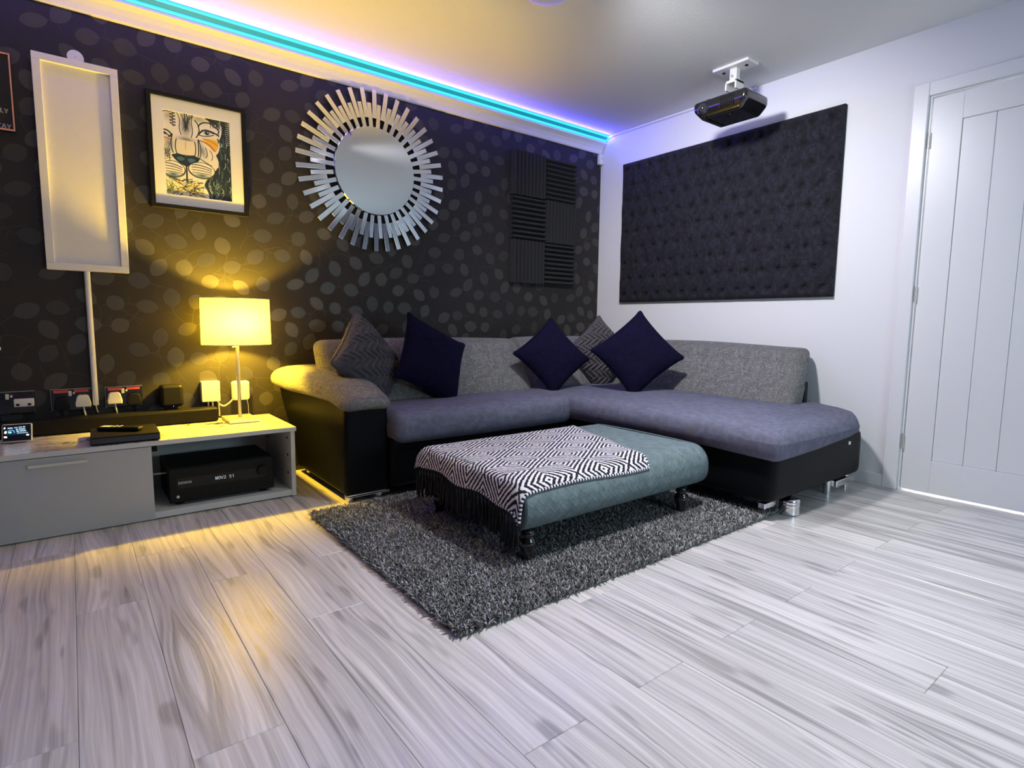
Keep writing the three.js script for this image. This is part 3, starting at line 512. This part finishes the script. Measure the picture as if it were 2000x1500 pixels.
{ // smart clock with a lit screen
  const t = thing('smart_clock', 'small white smart clock with lit blue screen on the bench', 'clock', [-3.632, BT + 0.001, 0.235], -0.12);
  const b = rbox(-0.049, 0.049, 0, 0.076, -0.012, 0.003, 0.01, 3); b.rotateX(-0.3); b.translate(0, 0.0045, 0); part('casing', b, M.plasticWhite, t);
  const scr = canvasTex(512, 400, (g, w, h) => {
    g.fillStyle = '#0b0a10'; g.fillRect(0, 0, w, h); g.fillStyle = '#18304a'; g.fillRect(70, 60, 330, 190);
    g.fillStyle = '#bfe4f6'; for (const [x, y, ww, hh] of [[90, 66, 90, 26], [210, 62, 60, 20], [290, 56, 60, 22], [366, 52, 44, 26], [240, 104, 34, 36], [290, 104, 120, 26], [250, 154, 46, 30], [310, 150, 116, 26], [260, 204, 200, 16]]) g.fillRect(x, y, ww, hh);
    g.strokeStyle = '#8fc0ea'; g.lineWidth = 16; g.beginPath(); g.arc(150, 190, 60, -2.6, 0.2); g.stroke(); g.fillStyle = '#9fe6ee'; g.beginPath(); g.ellipse(130, 185, 34, 26, 0, 0, 7); g.fill();
    g.fillStyle = '#fff8ea'; for (const [x, y, ww, hh] of [[18, 46, 34, 56], [26, 140, 50, 76], [14, 270, 70, 50], [420, 246, 64, 46]]) { g.beginPath(); g.ellipse(x + ww / 2, y + hh / 2, ww / 2, hh / 2, 0.2, 0, 7); g.fill(); }
  });
  const pg = new THREE.PlaneGeometry(0.089, 0.067); pg.translate(0, 0.038, 0.0036); pg.rotateX(-0.3); pg.translate(0, 0.0045, 0);
  part('screen', pg, mat({ color: 0x000000, emissive: 0xffffff, emissiveMap: scr, emissiveIntensity: 1.1, roughness: 0.15 }), t, 'lit screen with white and blue readouts');
  const st = rbox(-0.03, 0.03, 0, 0.03, -0.05, -0.016, 0.006); part('stand', st, M.plasticWhite, t);
  const l = new THREE.RectAreaLight(0xbfe0ff, 0.5, 0.085, 0.062); l.position.set(0, 0.045, 0.004); l.lookAt(t.position.x, t.position.y + 0.045 + 0.3, t.position.z + 1); t.add(l); l.rotation.set(-0.3 + PI * 0, PI, 0);
}
{
  const t = thing('media_box', 'flat black media box on the bench under the remote control', 'media box', [-3.272, BT + 0.0005, 0.362], -0.03);
  part('case', rbox(-0.12, 0.12, 0.003, 0.034, -0.122, 0.122, 0.002), M.black, t);
  part('front_strip', box(-0.118, 0.118, 0.008, 0.028, 0.122, 0.1226), M.blackGloss, t);
  for (const x of [-0.1, 0.1]) part('foot', box(x - 0.01, x + 0.01, 0, 0.004, -0.11, 0.11), M.darkMatte, t);
}
{
  const t = thing('remote_control', 'slim black remote control lying on the flat media box', 'remote', [-3.287, BT + 0.035, 0.355], -0.62);
  const b = softBox(-0.088, 0.088, 0, 0.018, -0.021, 0.021, 0.008, null, 0.01); part('body', b, M.black, t);
  for (let k = 0; k < 5; k++) for (let j = -1; j <= 1; j++) part('button', rbox(-0.02 + k * 0.02 - 0.004, -0.02 + k * 0.02 + 0.004, 0.0175, 0.0195, j * 0.011 - 0.0035, j * 0.011 + 0.0035, 0.0008), k < 2 ? M.label : M.darkMatte, t);
  part('touch_pad', rbox(-0.078, -0.036, 0.0175, 0.0185, -0.014, 0.014, 0.0004), M.label, t);
}
{ // table lamp
  const t = thing('table_lamp', 'slim metal table lamp with glowing yellow drum shade on the bench', 'lamp', [-2.768, BT, 0.155]);
  part('base', rbox(-0.07, 0.07, 0.002, 0.016, -0.1, 0.1, 0.002), M.steel, t, 'rectangular brushed metal base');
  for (const [x, z] of [[-0.055, -0.085], [0.055, -0.085], [-0.055, 0.085], [0.055, 0.085]]) part('pad', cyl(0.006, 0.006, 0, 0.003, x, z, 12), M.darkMatte, t);
  part('stem', [cyl(0.008, 0.0095, 0.015, 0.4, 0, 0, 20), cyl(0.013, 0.013, 0.4, 0.45, 0, 0, 20)], M.steel, t);
  part('switch', tube([[0, 0.378, 0.004], [-0.012, 0.379, 0.01], [-0.026, 0.377, 0.014]], 0.003, 10), M.plasticWhite, t, 'small white push switch');
  const shade = gridSurface(72, 6, (u, v) => { const a = -u * 2 * PI, k = 1 + 0.02 * (1 - v); return [0.16 * k * Math.cos(a), 0.39 + 0.23 * v, 0.108 * k * Math.sin(a), u * 0.85, v * 0.23]; });
  const sh = part('shade', shade, phys({ color: [0.34, 0.31, 0.2], transmission: 0.45, roughness: 1, thickness: 0, side: THREE.DoubleSide }), t, 'translucent cream drum shade lit from inside');
  const ring = (y, k) => { const pts = []; for (let i = 0; i <= 48; i++) { const a = i / 48 * 2 * PI; pts.push(new THREE.Vector3(0.16 * k * Math.cos(a), y, 0.108 * k * Math.sin(a))); } return new THREE.TubeGeometry(new THREE.CatmullRomCurve3(pts, true), 96, 0.002, 6, true); };
  part('rim', ring(0.62, 1.0), M.label, sh); part('rim', ring(0.39, 1.02), M.label, sh);
  part('spider', [tube([[-0.158, 0.42, 0], [0, 0.425, 0], [0.158, 0.42, 0]], 0.0015, 10, 6), tube([[0, 0.42, -0.105], [0, 0.425, 0], [0, 0.42, 0.105]], 0.0015, 10, 6)], M.steel, sh);
  part('bulb', new THREE.SphereGeometry(0.028, 24, 16).translate(0, 0.5, 0), mat({ color: [0.9, 0.8, 0.5], emissive: [8, 5.6, 1] }), t, 'glowing bulb');
  const l = new THREE.PointLight(new THREE.Color().setRGB(...LAMP_COLOR), LAMP_POWER); l.position.set(0, 0.5, 0); l.shadow.radius = 1.2; t.add(l);
}

// ================================================================ things on the white wall and ceiling
{ // tufted panel: normal towards -x
  const t = thing('tufted_panel', 'large black tufted fabric panel on the white wall above the sofa', 'wall panel');
  const z0 = 0.258, z1 = 1.838, y0 = 1.027, y1 = 2.07, D = 0.052, buttons = [];
  const rows = 9, cols = 15;
  for (let j = 0; j < rows; j++) for (let i = 0; i < cols - (j % 2); i++) { const z = z0 + (i + 0.5 + (j % 2) * 0.5) * (z1 - z0) / cols, y = y1 - 0.055 - j * (y1 - y0 - 0.11) / (rows - 1); buttons.push([z, y]); }
  const depth = (z, y) => {
    let near = 1e9, dent = 0; for (const [a, b] of buttons) { const d = Math.hypot(z - a, y - b); if (d < 0.14) { dent += Math.exp(-((d / 0.017) ** 2)) * 0.026 + Math.exp(-((d / 0.045) ** 2)) * 0.009; near = Math.min(near, d); } }
    const e = Math.min(z - z0, z1 - z, y - y0, y1 - y), edge = 1 - Math.exp(-e / 0.016);
    return (D - dent + (fbm(z * 16, y * 11, 3) - 0.5) * 0.012) * (0.45 + 0.55 * edge);
  };
  const front = gridSurface(240, 160, (u, v) => { const z = z0 + (z1 - z0) * u, wob = 0.004 * (noise(v * 9, 3) - 0.5) * (u < 0.01 ? 1 : 0), y = y0 + (y1 - y0) * v; return [-depth(z, y), y, z + wob, z, y]; });
  part('cover', front, M.tufted, t);
  part('frame', box(-0.024, -0.0005, y0 + 0.001, y1 - 0.001, z0 + 0.001, z1 - 0.001), M.tufted, t);
  const bg = new THREE.SphereGeometry(0.008, 10, 8); bg.scale(0.5, 1, 1);
  for (const [z, y] of buttons) { const b = part('button', bg, M.tufted, t); b.position.set(-depth(z, y) - 0.001, y, z); }
}
{
  const g = rbox(-0.018, 0, CH - 0.016, CH, 0.07, 1.3, 0.003);
  single('cable_trunking', g.translate(-0.0005, -0.0005, 0), M.gloss, 'thin white cable trunking where white wall meets ceiling behind the projector', 'trunking');
}
{ // projector and its mount
  const m = thing('projector_mount', 'white ceiling bracket holding the black projector', 'bracket', [-0.36, CH, 1.37]);
  part('plate', rbox(-0.055, 0.055, -0.016, -0.0005, -0.11, 0.11, 0.003), M.plasticWhite, m);
  for (const z of [-0.07, 0.07]) part('screw', cyl(0.009, 0.009, -0.02, -0.015, 0, z, 14), M.darkMatte, m);
  part('neck', rbox(-0.02, 0.02, -0.09, -0.015, -0.022, 0.022, 0.005), M.plasticWhite, m);
  part('pivot', [cyl(0.007, 0.007, -0.03, 0.03, 0, 0, 14).rotateZ(PI / 2).translate(0, -0.06, 0)], M.steel, m);
  part('yoke', [rbox(-0.04, 0.04, -0.135, -0.085, -0.035, -0.025, 0.003), rbox(-0.04, 0.04, -0.135, -0.085, 0.025, 0.035, 0.003), rbox(-0.04, 0.04, -0.1, -0.085, -0.035, 0.035, 0.003)], M.plasticWhite, m);
  const t = thing('projector', 'glossy black projector hanging under the ceiling bracket', 'projector', [-0.375, 2.088, 1.36]);
  const body = softBox(-0.12, 0.12, -0.052, 0.052, -0.165, 0.165, 0.02, (x, y, z) => { const k = sm(0.01, -0.052, y); return [x * (1 - 0.12 * k), y, (z + 0.165) * (1 - 0.16 * k) - 0.165 + 0.02 * k + (z < -0.1 ? 0.02 * k : 0)]; }, 0.012);
  part('casing', body, M.blackGloss, t);
  const ln = lathe([[0, 0.026], [0.014, 0.023], [0.024, 0.014], [0.03, 0.0], [0.034, 0.004], [0.034, -0.01]].map(([a, b]) => [a, b]), 32); ln.rotateZ(PI / 2); ln.translate(-0.119, 0.004, -0.1);
  part('lens', ln, phys({ color: [0.02, 0.02, 0.03], roughness: 0.04, clearcoat: 1 }), t, 'bulging glass lens');
  for (let k = 0; k < 8; k++) part('vent_slat', rbox(-0.1235, -0.118, -0.022, 0.036, 0.01 + k * 0.011, 0.0155 + k * 0.011, 0.001), M.blackGloss, t);
  part('focus_wheel', cyl(0.012, 0.012, 0.05, 0.06, -0.08, -0.085, 20), M.black, t);
  part('foot', cyl(0.012, 0.01, -0.062, -0.05, -0.07, 0.05, 16), M.black, t);
  part('top_bracket', rbox(-0.05, 0.05, 0.05, 0.058, -0.05, 0.05, 0.003), M.darkMatte, t);
}

// ================================================================ corner sofa
{
  const t = thing('corner_sofa', 'grey fabric corner sofa with black leather base and chrome feet', 'sofa');
  // bases
  part('arm_panel', softBox(-2.455, -2.237, 0.035, 0.52, 0.03, 0.775, 0.022, (x, y, z) => { const f = sm(0.05, 0.55, y) * (1 - sm(0.05, 0.72, z)); let yy = y; const top = 0.52 - 0.02 * sm(0.1, 0.6, z) - 0.024 * sm(0.5, 0.78, z); if (y > 0.3) yy = 0.3 + (y - 0.3) / 0.22 * (top - 0.3); return [x - (x < -2.34 ? 0.085 * f : 0), yy, z]; }, 0.03), M.leather, t, 'black leather arm');
  part('base_panel', softBox(-2.24, -1.05, 0.055, 0.3, 0.05, 0.812, 0.018, null, 0.06), M.leather, t, 'black leather base');
  part('chaise_base', softBox(-1.075, -0.15, 0.085, 0.325, 0.05, 2.098, 0.035, null, 0.05), M.leather, t, 'black leather base of the chaise');
  // arm pad
  const pad = softBox(-2.475, -2.222, -0.058, 0.058, 0.035, 0.835, 0.052, (x, y, z) => {
    const k = (z - 0.035) / 0.8, yc = 0.56 - 0.018 * sm(0, 0.35, k) - 0.022 * sm(0.3, 0.75, k) - 0.042 * sm(0.68, 1, k), th = 1.0 - 0.14 * sm(0.2, 0.7, k) - 0.3 * sm(0.75, 1, k);
    const fl = (1 - sm(0, 0.85, k)), w = (x + 2.3485) / 0.1265; return [x - 0.12 * fl * Math.max(0, -w), yc + y * th - 0.012 * w * w, z - 0.03 * sm(0.6, 1, k) * w * w];
  }, 0.022);
  part('arm_pad', pad, M.fabric, t, 'light grey woven arm pad');
  // seats
  part('seat_cushion', softBox(-2.238, -1.07, 0.27, 0.425, 0.36, 0.872, 0.06, (x, y, z) => [x, y + (y > 0.36 ? 0.006 * (fbm(x * 5, z * 6, 2) - 0.5) * 2 : 0), z], 0.03, 0.012), M.cover, t, 'blue grey stretch seat cover');
  part('seat_cushion', softBox(-1.112, -0.05, 0.285, 0.432, 0.36, 2.142, 0.062, (x, y, z) => {
    const dx = (x + 0.4) / 0.35, dz = (z - 1.8) / 0.342; let X = x, Z = z;
    if (dx > 0 && dz > 0) { X = -0.4 + 0.35 * dx * Math.sqrt(Math.max(0, 1 - dz * dz / 2)); Z = 1.8 + 0.342 * dz * Math.sqrt(Math.max(0, 1 - dx * dx / 2)); }
    const e = sm(1.7, 2.14, z); const yy = y - (y < 0.33 ? 0.012 * e * sm(-0.5, -1.1, x) : 0) + (y > 0.37 ? 0.006 * (fbm(x * 5 + 4, z * 6, 2) - 0.5) * 2 - 0.02 * e : 0) + (y < 0.33 ? 0.018 * e * sm(-0.75, -0.2, x) : 0);
    return [X, yy, Z];
  }, 0.03, 0.01), M.cover, t, 'blue grey stretch seat cover');
  // backrests, leaning
  const dents = (px, py, list) => { let d = 0; for (const [a, b] of list) d += Math.exp(-(((px - a) / 0.03) ** 2 + ((py - b) / 0.03) ** 2)) * 0.022 + Math.exp(-(((px - a) / 0.16) ** 2 + ((py - b) / 0.012) ** 2)) * 0.004; return d; };
  const lean = 0.58;
  const B1 = [[-1.95, 0.58], [-1.48, 0.58]], B2 = [[-0.75, 0.58]], B3 = [[0.95, 0.58], [1.42, 0.58]];
  part('backrest', softBox(-2.385, -1.032, 0.40, 0.752, 0.30, 0.465, 0.05, (x, y, z) => [x, y, z - (y - 0.4) * lean - (z > 0.42 ? dents(x, y, B1) : 0)], 0.024, 0.012), M.fabric, t, 'grey woven backrest');
  part('backrest', softBox(-1.03, -0.22, 0.40, 0.757, 0.30, 0.465, 0.05, (x, y, z) => [x, y, z - (y - 0.4) * lean - (z > 0.42 ? dents(x, y, B2) : 0)], 0.024, 0.012), M.fabric, t, 'grey woven backrest');
  part('backrest', softBox(-0.385, -0.23, 0.40, 0.745, 0.42, 1.815, 0.04, (x, y, z) => [x + (y - 0.4) * lean + (x < -0.34 ? dents(z, y, B3) : 0), y - 0.012 * sm(1.0, 1.8, z) * (y > 0.6 ? 1 : 0), z - (y - 0.4) * 0.17 * sm(0.9, 1.8, z)], 0.024, 0.01), M.fabric, t, 'grey woven backrest');
  part('back_frame', [rbox(-0.2, -0.15, 0.3, 0.55, 0.3, 1.8, 0.012), rbox(-2.36, -0.1, 0.3, 0.6, 0.02, 0.2, 0.02)], M.leather, t);
  part('piping', tube([[-2.236, 0.262, 0.815], [-1.7, 0.262, 0.824], [-1.08, 0.266, 0.815]], 0.004, 30), M.leather, t);
  // feet
  const foot = part('foot', lathe([[0, 0], [0.042, 0], [0.044, 0.004], [0.044, 0.03], [0.0405, 0.032], [0.044, 0.034], [0.044, 0.05], [0.0405, 0.052], [0.044, 0.054], [0.044, 0.07], [0.034, 0.076], [0.012, 0.078], [0.012, 0.088], [0, 0.088]], 40), M.chrome, t, 'stacked round chrome foot'); foot.position.set(-0.862, 0, 2.072);
  part('foot', rbox(-1.03, -0.93, 0.04, 0.07, 2.01, 2.045, 0.006), M.chrome, t, 'chrome bar foot');
  part('foot', [rbox(-0.36, -0.14, 0.03, 0.07, 2.03, 2.07, 0.008), cyl(0.018, 0.018, 0, 0.09, -0.38, 2.03, 16), cyl(0.018, 0.018, 0, 0.09, -0.17, 2.03, 16)], M.chrome, t, 'chrome bar foot');
  part('foot', [rbox(-2.452, -2.236, 0.03, 0.042, 0.74, 0.778, 0.003), cyl(0.02, 0.02, 0, 0.04, -2.42, 0.72, 16), cyl(0.02, 0.02, 0, 0.04, -2.27, 0.72, 16)], M.chrome, t, 'thin chrome skid foot');
  for (const [x, z] of [[-2.4, 0.1], [-1.2, 0.1], [-0.25, 0.12], [-1.6, 0.72]]) part('foot', cyl(0.02, 0.02, 0, 0.088, x, z, 16), M.chrome, t);
  const tg = box(-0.012, 0.012, -0.016, 0, 0, 0.0012); const tg2 = part('care_tag', tg, M.plasticWhite, t, 'small white care tag'); tg2.position.set(-0.42, 0.296, 2.138); tg2.rotation.z = -0.2;
}
// ---------------------------------------------------------------- scatter cushions
function cushion(name, label, m, c, n, roll, a, T, relief) {
  const N = relief ? 128 : 72, pos = [], uv = [], idx = [];
  const shape = (u, v, s) => {
    const pin = 0.075, x = a * u * (1 - pin * (1 - v * v)), y = a * v * (1 - pin * (1 - u * u));
    const p = Math.max(0, 1 - Math.pow(Math.abs(u), 2.6)), q = Math.max(0, 1 - Math.pow(Math.abs(v), 2.6));
    let h = T * Math.pow(p * q, 0.55) + 0.003; h += (fbm(u * 2.3 + s * 7 + c[0] * 9, v * 2.3 + c[2] * 5, 3) - 0.5) * 0.022 * Math.pow(p * q, 0.4);
    if (relief) h += relief(u, v) * Math.min(1, p * q * 6);
    return [x, y, s * h];
  };
  for (const s of [1, -1]) { const o = pos.length / 3; for (let j = 0; j <= N; j++) for (let i = 0; i <= N; i++) { const u = i / N * 2 - 1, v = j / N * 2 - 1; pos.push(...shape(u, v, s)); uv.push(u * a, v * a); } for (let j = 0; j < N; j++) for (let i = 0; i < N; i++) { const p = o + j * (N + 1) + i, q = p + 1, r = p + N + 1, d = r + 1; if (s > 0) idx.push(p, q, d, p, d, r); else idx.push(p, d, q, p, r, d); } }
  // rim between the two faces
  for (const [f, g] of [[(i) => i, 0], [(i) => N * (N + 1) + i, 1], [(i) => i * (N + 1), 1], [(i) => i * (N + 1) + N, 0]]) for (let i = 0; i < N; i++) { const o = (N + 1) * (N + 1), p = f(i), q = f(i + 1); if (g) idx.push(p, q, q + o, p, q + o, p + o); else idx.push(p, q + o, q, p, p + o, q + o); }
  const geo = new THREE.BufferGeometry(); geo.setAttribute('position', new THREE.Float32BufferAttribute(pos, 3)); geo.setAttribute('uv', new THREE.Float32BufferAttribute(uv, 2)); geo.setIndex(idx); smooth(geo);
  const t = thing(name, label, 'cushion', c, 0, 'scatter cushions on the sofa');
  const nz = new THREE.Vector3(...n).normalize(), ux = new THREE.Vector3().crossVectors(new THREE.Vector3(0, 1, 0), nz).normalize(), vy = new THREE.Vector3().crossVectors(nz, ux);
  t.quaternion.setFromRotationMatrix(new THREE.Matrix4().makeBasis(ux, vy, nz)); t.rotateZ(roll);
  part('cover', geo, m, t);
  const edge = []; for (let k = 0; k < 4; k++) for (let i = 0; i < 10; i++) { const w = i / 5 - 1, [u, v] = [[w, -1], [1, w], [-w, 1], [-1, -w]][k]; const q = shape(u, v, 1); edge.push(new THREE.Vector3(q[0], q[1], 0)); }
  part('seam', new THREE.TubeGeometry(new THREE.CatmullRomCurve3(edge, true), 160, 0.0045, 6, true), m, t);
  return t;
}
const zig = (u, v) => { const p = (u + v) * 0.71, q = (v - u) * 0.71, r = q * 4.6 + Math.abs((((p * 2.1 + 40) % 1) + 1) % 1 - 0.5) * 2.6, f = ((r % 1) + 1) % 1; return 0.013 * (sm(0.02, 0.16, f) - sm(0.5, 0.64, f)) + 0.0016 * Math.sin(p * 90) * Math.sin(q * 60); };
cushion('knitted_cushion', 'grey zigzag knitted cushion leaning behind the sofa arm', M.knit, [-2.175, 0.635, 0.40], [0.6, 0.38, 1], 0.72, 0.21, 0.085, zig);
cushion('navy_cushion', 'plain navy cushion standing beside the knitted cushion at the arm', M.navy, [-1.80, 0.645, 0.44], [0.2, 0.42, 1], -0.5, 0.212, 0.07);
cushion('knitted_cushion', 'grey zigzag knitted cushion between two navy cushions in the corner', M.knit, [-0.43, 0.645, 0.45], [-0.55, 0.32, 1], 0.75, 0.2, 0.075, zig);
cushion('navy_cushion', 'smaller navy cushion on its point beside the sofa corner', M.navy, [-0.96, 0.645, 0.53], [-0.35, 0.38, 1], 0.70, 0.188, 0.06);
cushion('navy_cushion', 'largest navy cushion on its point in front of the white wall', M.navy, [-0.60, 0.672, 0.93], [-0.85, 0.42, 0.8], 0.72, 0.205, 0.065);

// ================================================================ rug
{
  const t = thing('shag_rug', 'dark grey shaggy rug under the ottoman', 'rug');
  const x0 = -2.645, x1 = -0.9, z0 = 0.845, z1 = 2.05;
  part('backing', rbox(x0 + 0.008, x1 - 0.008, 0.0005, 0.008, z0 + 0.008, z1 - 0.008, 0.002), mat({ color: [0.05, 0.05, 0.055], roughness: 1 }), t);
  const s = new THREE.BufferGeometry(), P = [], I = [];                     // a bent tapering tuft
  const lv = [[0, 0, 0.0024], [0.010, 0.002, 0.0026], [0.018, 0.006, 0.0023], [0.023, 0.011, 0.0012]];
  for (const [y, b, w] of lv) for (let k = 0; k < 3; k++) { const a = k * 2 * PI / 3; P.push(b + Math.cos(a) * w, y, Math.sin(a) * w); }
  for (let l = 0; l < 3; l++) for (let k = 0; k < 3; k++) { const a = l * 3 + k, b = l * 3 + (k + 1) % 3; I.push(a, a + 3, b, b, a + 3, b + 3); }
  s.setAttribute('position', new THREE.Float32BufferAttribute(P, 3)); s.setIndex(I); s.computeVertexNormals();
  const n = 110000, im = new THREE.InstancedMesh(s, mat({ color: 0xffffff, roughness: 0.9 }), n), o = new THREE.Object3D(), col = new THREE.Color();
  im.name = 'pile'; im.userData.kind = 'stuff';
  for (let i = 0; i < n; i++) {
    const x = rr(x0, x1), z = rr(z0, z1), dir = fbm(x * 14, z * 14, 2) * 5 + rr(-2.6, 2.6), k = rr(0.75, 1.3);
    o.position.set(x, 0.006, z); o.rotation.set(rr(-0.35, 0.35), dir, rr(-0.5, 0.25), 'YXZ'); o.scale.set(k * 1.15, rr(0.8, 1.25), k * 1.15); o.updateMatrix(); im.setMatrixAt(i, o.matrix);
    const g = rnd() < 0.35 ? rr(0.34, 0.56) : rr(0.08, 0.3); col.setRGB(g, g * 0.99, g * 1.02); im.setColorAt(i, col);
  }
  t.add(im);
}
// ================================================================ ottoman and blanket
const OT = { x0: -2.245, x1: -1.175, z0: 1.085, z1: 1.85, y0: 0.135, y1: 0.315 };
function ottoTop(z) { const r = 0.085, cz = Math.max(OT.z0 + r, Math.min(OT.z1 - r, z)), d = Math.min(r, Math.abs(z - cz)); return OT.y1 - r + Math.sqrt(r * r - d * d) ; }
{
  const t = thing('ottoman', 'low teal grey quilted ottoman on black turned legs', 'ottoman');
  const prof = [], r = 0.085, rb = 0.07;
  const arc = (cz, cy, rad, a0, a1) => { for (let k = 0; k <= 10; k++) { const a = a0 + (a1 - a0) * k / 10; prof.push([cz + rad * Math.cos(a), cy + rad * Math.sin(a)]); } };
  arc(OT.z1 - r, OT.y1 - r, r, 0, PI / 2); arc(OT.z0 + r, OT.y1 - r, r, PI / 2, PI); arc(OT.z0 + rb, OT.y0 + rb, rb, PI, PI * 1.5); arc(OT.z1 - rb, OT.y0 + rb, rb, PI * 1.5, PI * 2);
  const arcLen = [0]; for (let k = 1; k <= prof.length; k++) { const a = prof[k - 1], b = prof[k % prof.length]; arcLen.push(arcLen[k - 1] + Math.hypot(a[0] - b[0], a[1] - b[1])); }
  const N = prof.length, sheet = gridSurface(N, 24, (u, v) => { const [z, y] = prof[Math.round(u * N) % N], e = 0.985 + 0.015 * Math.min(1, Math.min(v, 1 - v) / 0.03), cz = (OT.z0 + OT.z1) / 2, cy = 0.22; const w = 0; return [OT.x0 + (OT.x1 - OT.x0) * v, cy + (y - cy) * e + w, cz + (z - cz) * e, arcLen[Math.round(u * N)], v * 1.07]; });
  part('body', sheet, M.ottoman, t);
  for (const x of [OT.x0, OT.x1]) {
    const g = new THREE.ShapeGeometry(new THREE.Shape(prof.map(([z, y]) => new THREE.Vector2((x === OT.x1 ? -1 : 1) * (z - 1.4675) * 0.985, (y - 0.22) * 0.985)))); g.rotateY(x === OT.x1 ? PI / 2 : -PI / 2); g.translate(x, 0.22, 1.4675); part('end_panel', metreUV(g), M.ottoman, t);
    part('piping', new THREE.TubeGeometry(new THREE.CatmullRomCurve3(prof.filter((_, i) => i % 2 === 0).map(([z, y]) => new THREE.Vector3(x + (x === OT.x1 ? -0.006 : 0.006), 0.22 + (y - 0.22) * 0.975, 1.4675 + (z - 1.4675) * 0.985)), true), 140, 0.0045, 6, true), M.ottoman, t);
  }
  const leg = lathe([[0, 0], [0.016, 0], [0.02, 0.008], [0.022, 0.028], [0.029, 0.05], [0.032, 0.066], [0.028, 0.084], [0.019, 0.092], [0.026, 0.097], [0.028, 0.104], [0.024, 0.11], [0.024, 0.122], [0, 0.122]], 28);
  for (const [x, z] of [[-2.195, 1.795], [-1.305, 1.8], [-2.18, 1.165], [-1.305, 1.15]]) { const l = part('leg', leg, M.blackGloss, t, 'turned glossy black leg'); l.position.set(x, 0.018, z); }
  part('under_board', box(OT.x0 + 0.03, OT.x1 - 0.03, OT.y0 + 0.002, OT.y0 + 0.012, OT.z0 + 0.09, OT.z1 - 0.09), M.darkMatte, t);
}
{
  const t = thing('throw_blanket', 'black and white diamond patterned throw draped over the ottoman', 'blanket');
  const th = 0.006, left = OT.x0 - 0.012;
  // p runs from the hanging left hem (p < 0) to the right hem, q from the back to the front
  const place = (p, q, off) => {
    const z = OT.z0 + 0.02 + q * (OT.z1 - 0.012 - OT.z0 - 0.02), zz = z + 0.0035 * Math.sin(p * 8 + q * 3) * (q > 0.5 ? q - 0.5 : 0) * 2, ty = ottoTop(zz) + off + 0.004 * (fbm(p * 9 + 3, q * 7, 3) - 0.35) + 0.003;
    const R = 0.03; let x, y = ty;
    if (p > R) x = left + p; else if (p > -R * 0.57) { const a = (R - p) / (R * 1.57) * PI / 2; x = left + R - (R + off) * Math.sin(a); y = ty - off - R + (R + off) * Math.cos(a); } else { x = left - off - 0.01 * Math.sin(q * 14 + 1) * Math.min(1, (-p) * 9) - 0.012 * Math.min(1, -p * 8); y = ty - off - R + (p + R * 0.57); }
    return [x, y, zz, p, q * 0.79];
  };
  const pr = (q) => 0.905 - 0.245 * q + 0.006 * Math.sin(q * 15), pl = (q) => -0.055 - 0.03 * q - 0.006 * Math.sin(q * 17);
  const top = gridSurface(110, 90, (u, v) => place(pl(1 - v) + (pr(1 - v) - pl(1 - v)) * u, 1 - v, th));
  part('cloth', top, M.blanket, t);
  const hem = []; for (let i = 0; i <= 60; i++) hem.push(place(pl(1) + (pr(1) - pl(1)) * i / 60, 1, th * 0.6)); 
  const hm = mat({ color: 0xffffff, map: canvasTex(64, 8, (g) => { g.fillStyle = '#ddd9e2'; g.fillRect(0, 0, 64, 8); g.fillStyle = '#17161d'; g.fillRect(0, 0, 30, 8); }), roughness: 0.95 });
  const ropeUV = (g, len) => { const uv = g.attributes.uv; for (let i = 0; i < uv.count; i++) uv.setX(i, uv.getX(i) * len / 0.016); return g; };
  part('hem', ropeUV(tube(hem.map((p) => p.slice(0, 3)), 0.006, 160, 8), 0.85), hm, t);
  const lh = []; for (let i = 0; i <= 40; i++) lh.push(place(pl(i / 40), i / 40, th * 0.6).slice(0, 3)); part('hem', ropeUV(tube(lh, 0.006, 120, 8), 0.78), hm, t);
  const rh = []; for (let i = 0; i <= 40; i++) rh.push(place(pr(i / 40), i / 40, th * 0.6).slice(0, 3)); part('hem', ropeUV(tube(rh, 0.005, 120, 8), 0.84), hm, t);
  const dark = mat({ color: [0.012, 0.012, 0.014], roughness: 0.95 });
  for (let k = 0; k < 34; k++) {
    const q = (k + 0.5) / 34, a = place(pl(q), q, th * 0.5), L = Math.max(0.05, Math.min(rr(0.1, 0.15), a[1] - 0.03)), gs = [];
    gs.push(cyl(0.005, 0.007, -0.022, 0, 0, 0, 8));
    for (let s = 0; s < 5; s++) { const dx = rr(-0.012, 0.012), dz = rr(-0.011, 0.011); gs.push(tube([[0, -0.018, 0], [dx * 0.5, -L * 0.5, dz * 0.6], [dx, -L + rr(0, 0.012), dz]], 0.0032, 6, 5)); }
    const m = part('tassel', gs, dark, t, k ? null : 'black hanging tassel'); m.position.set(a[0], a[1], a[2]);
  }
}

scene.traverse((o) => { if (o.isMesh) { o.castShadow = true; o.receiveShadow = true; } if (o.isPointLight || o.isSpotLight) o.castShadow = true; });
renderer.render(scene, camera);
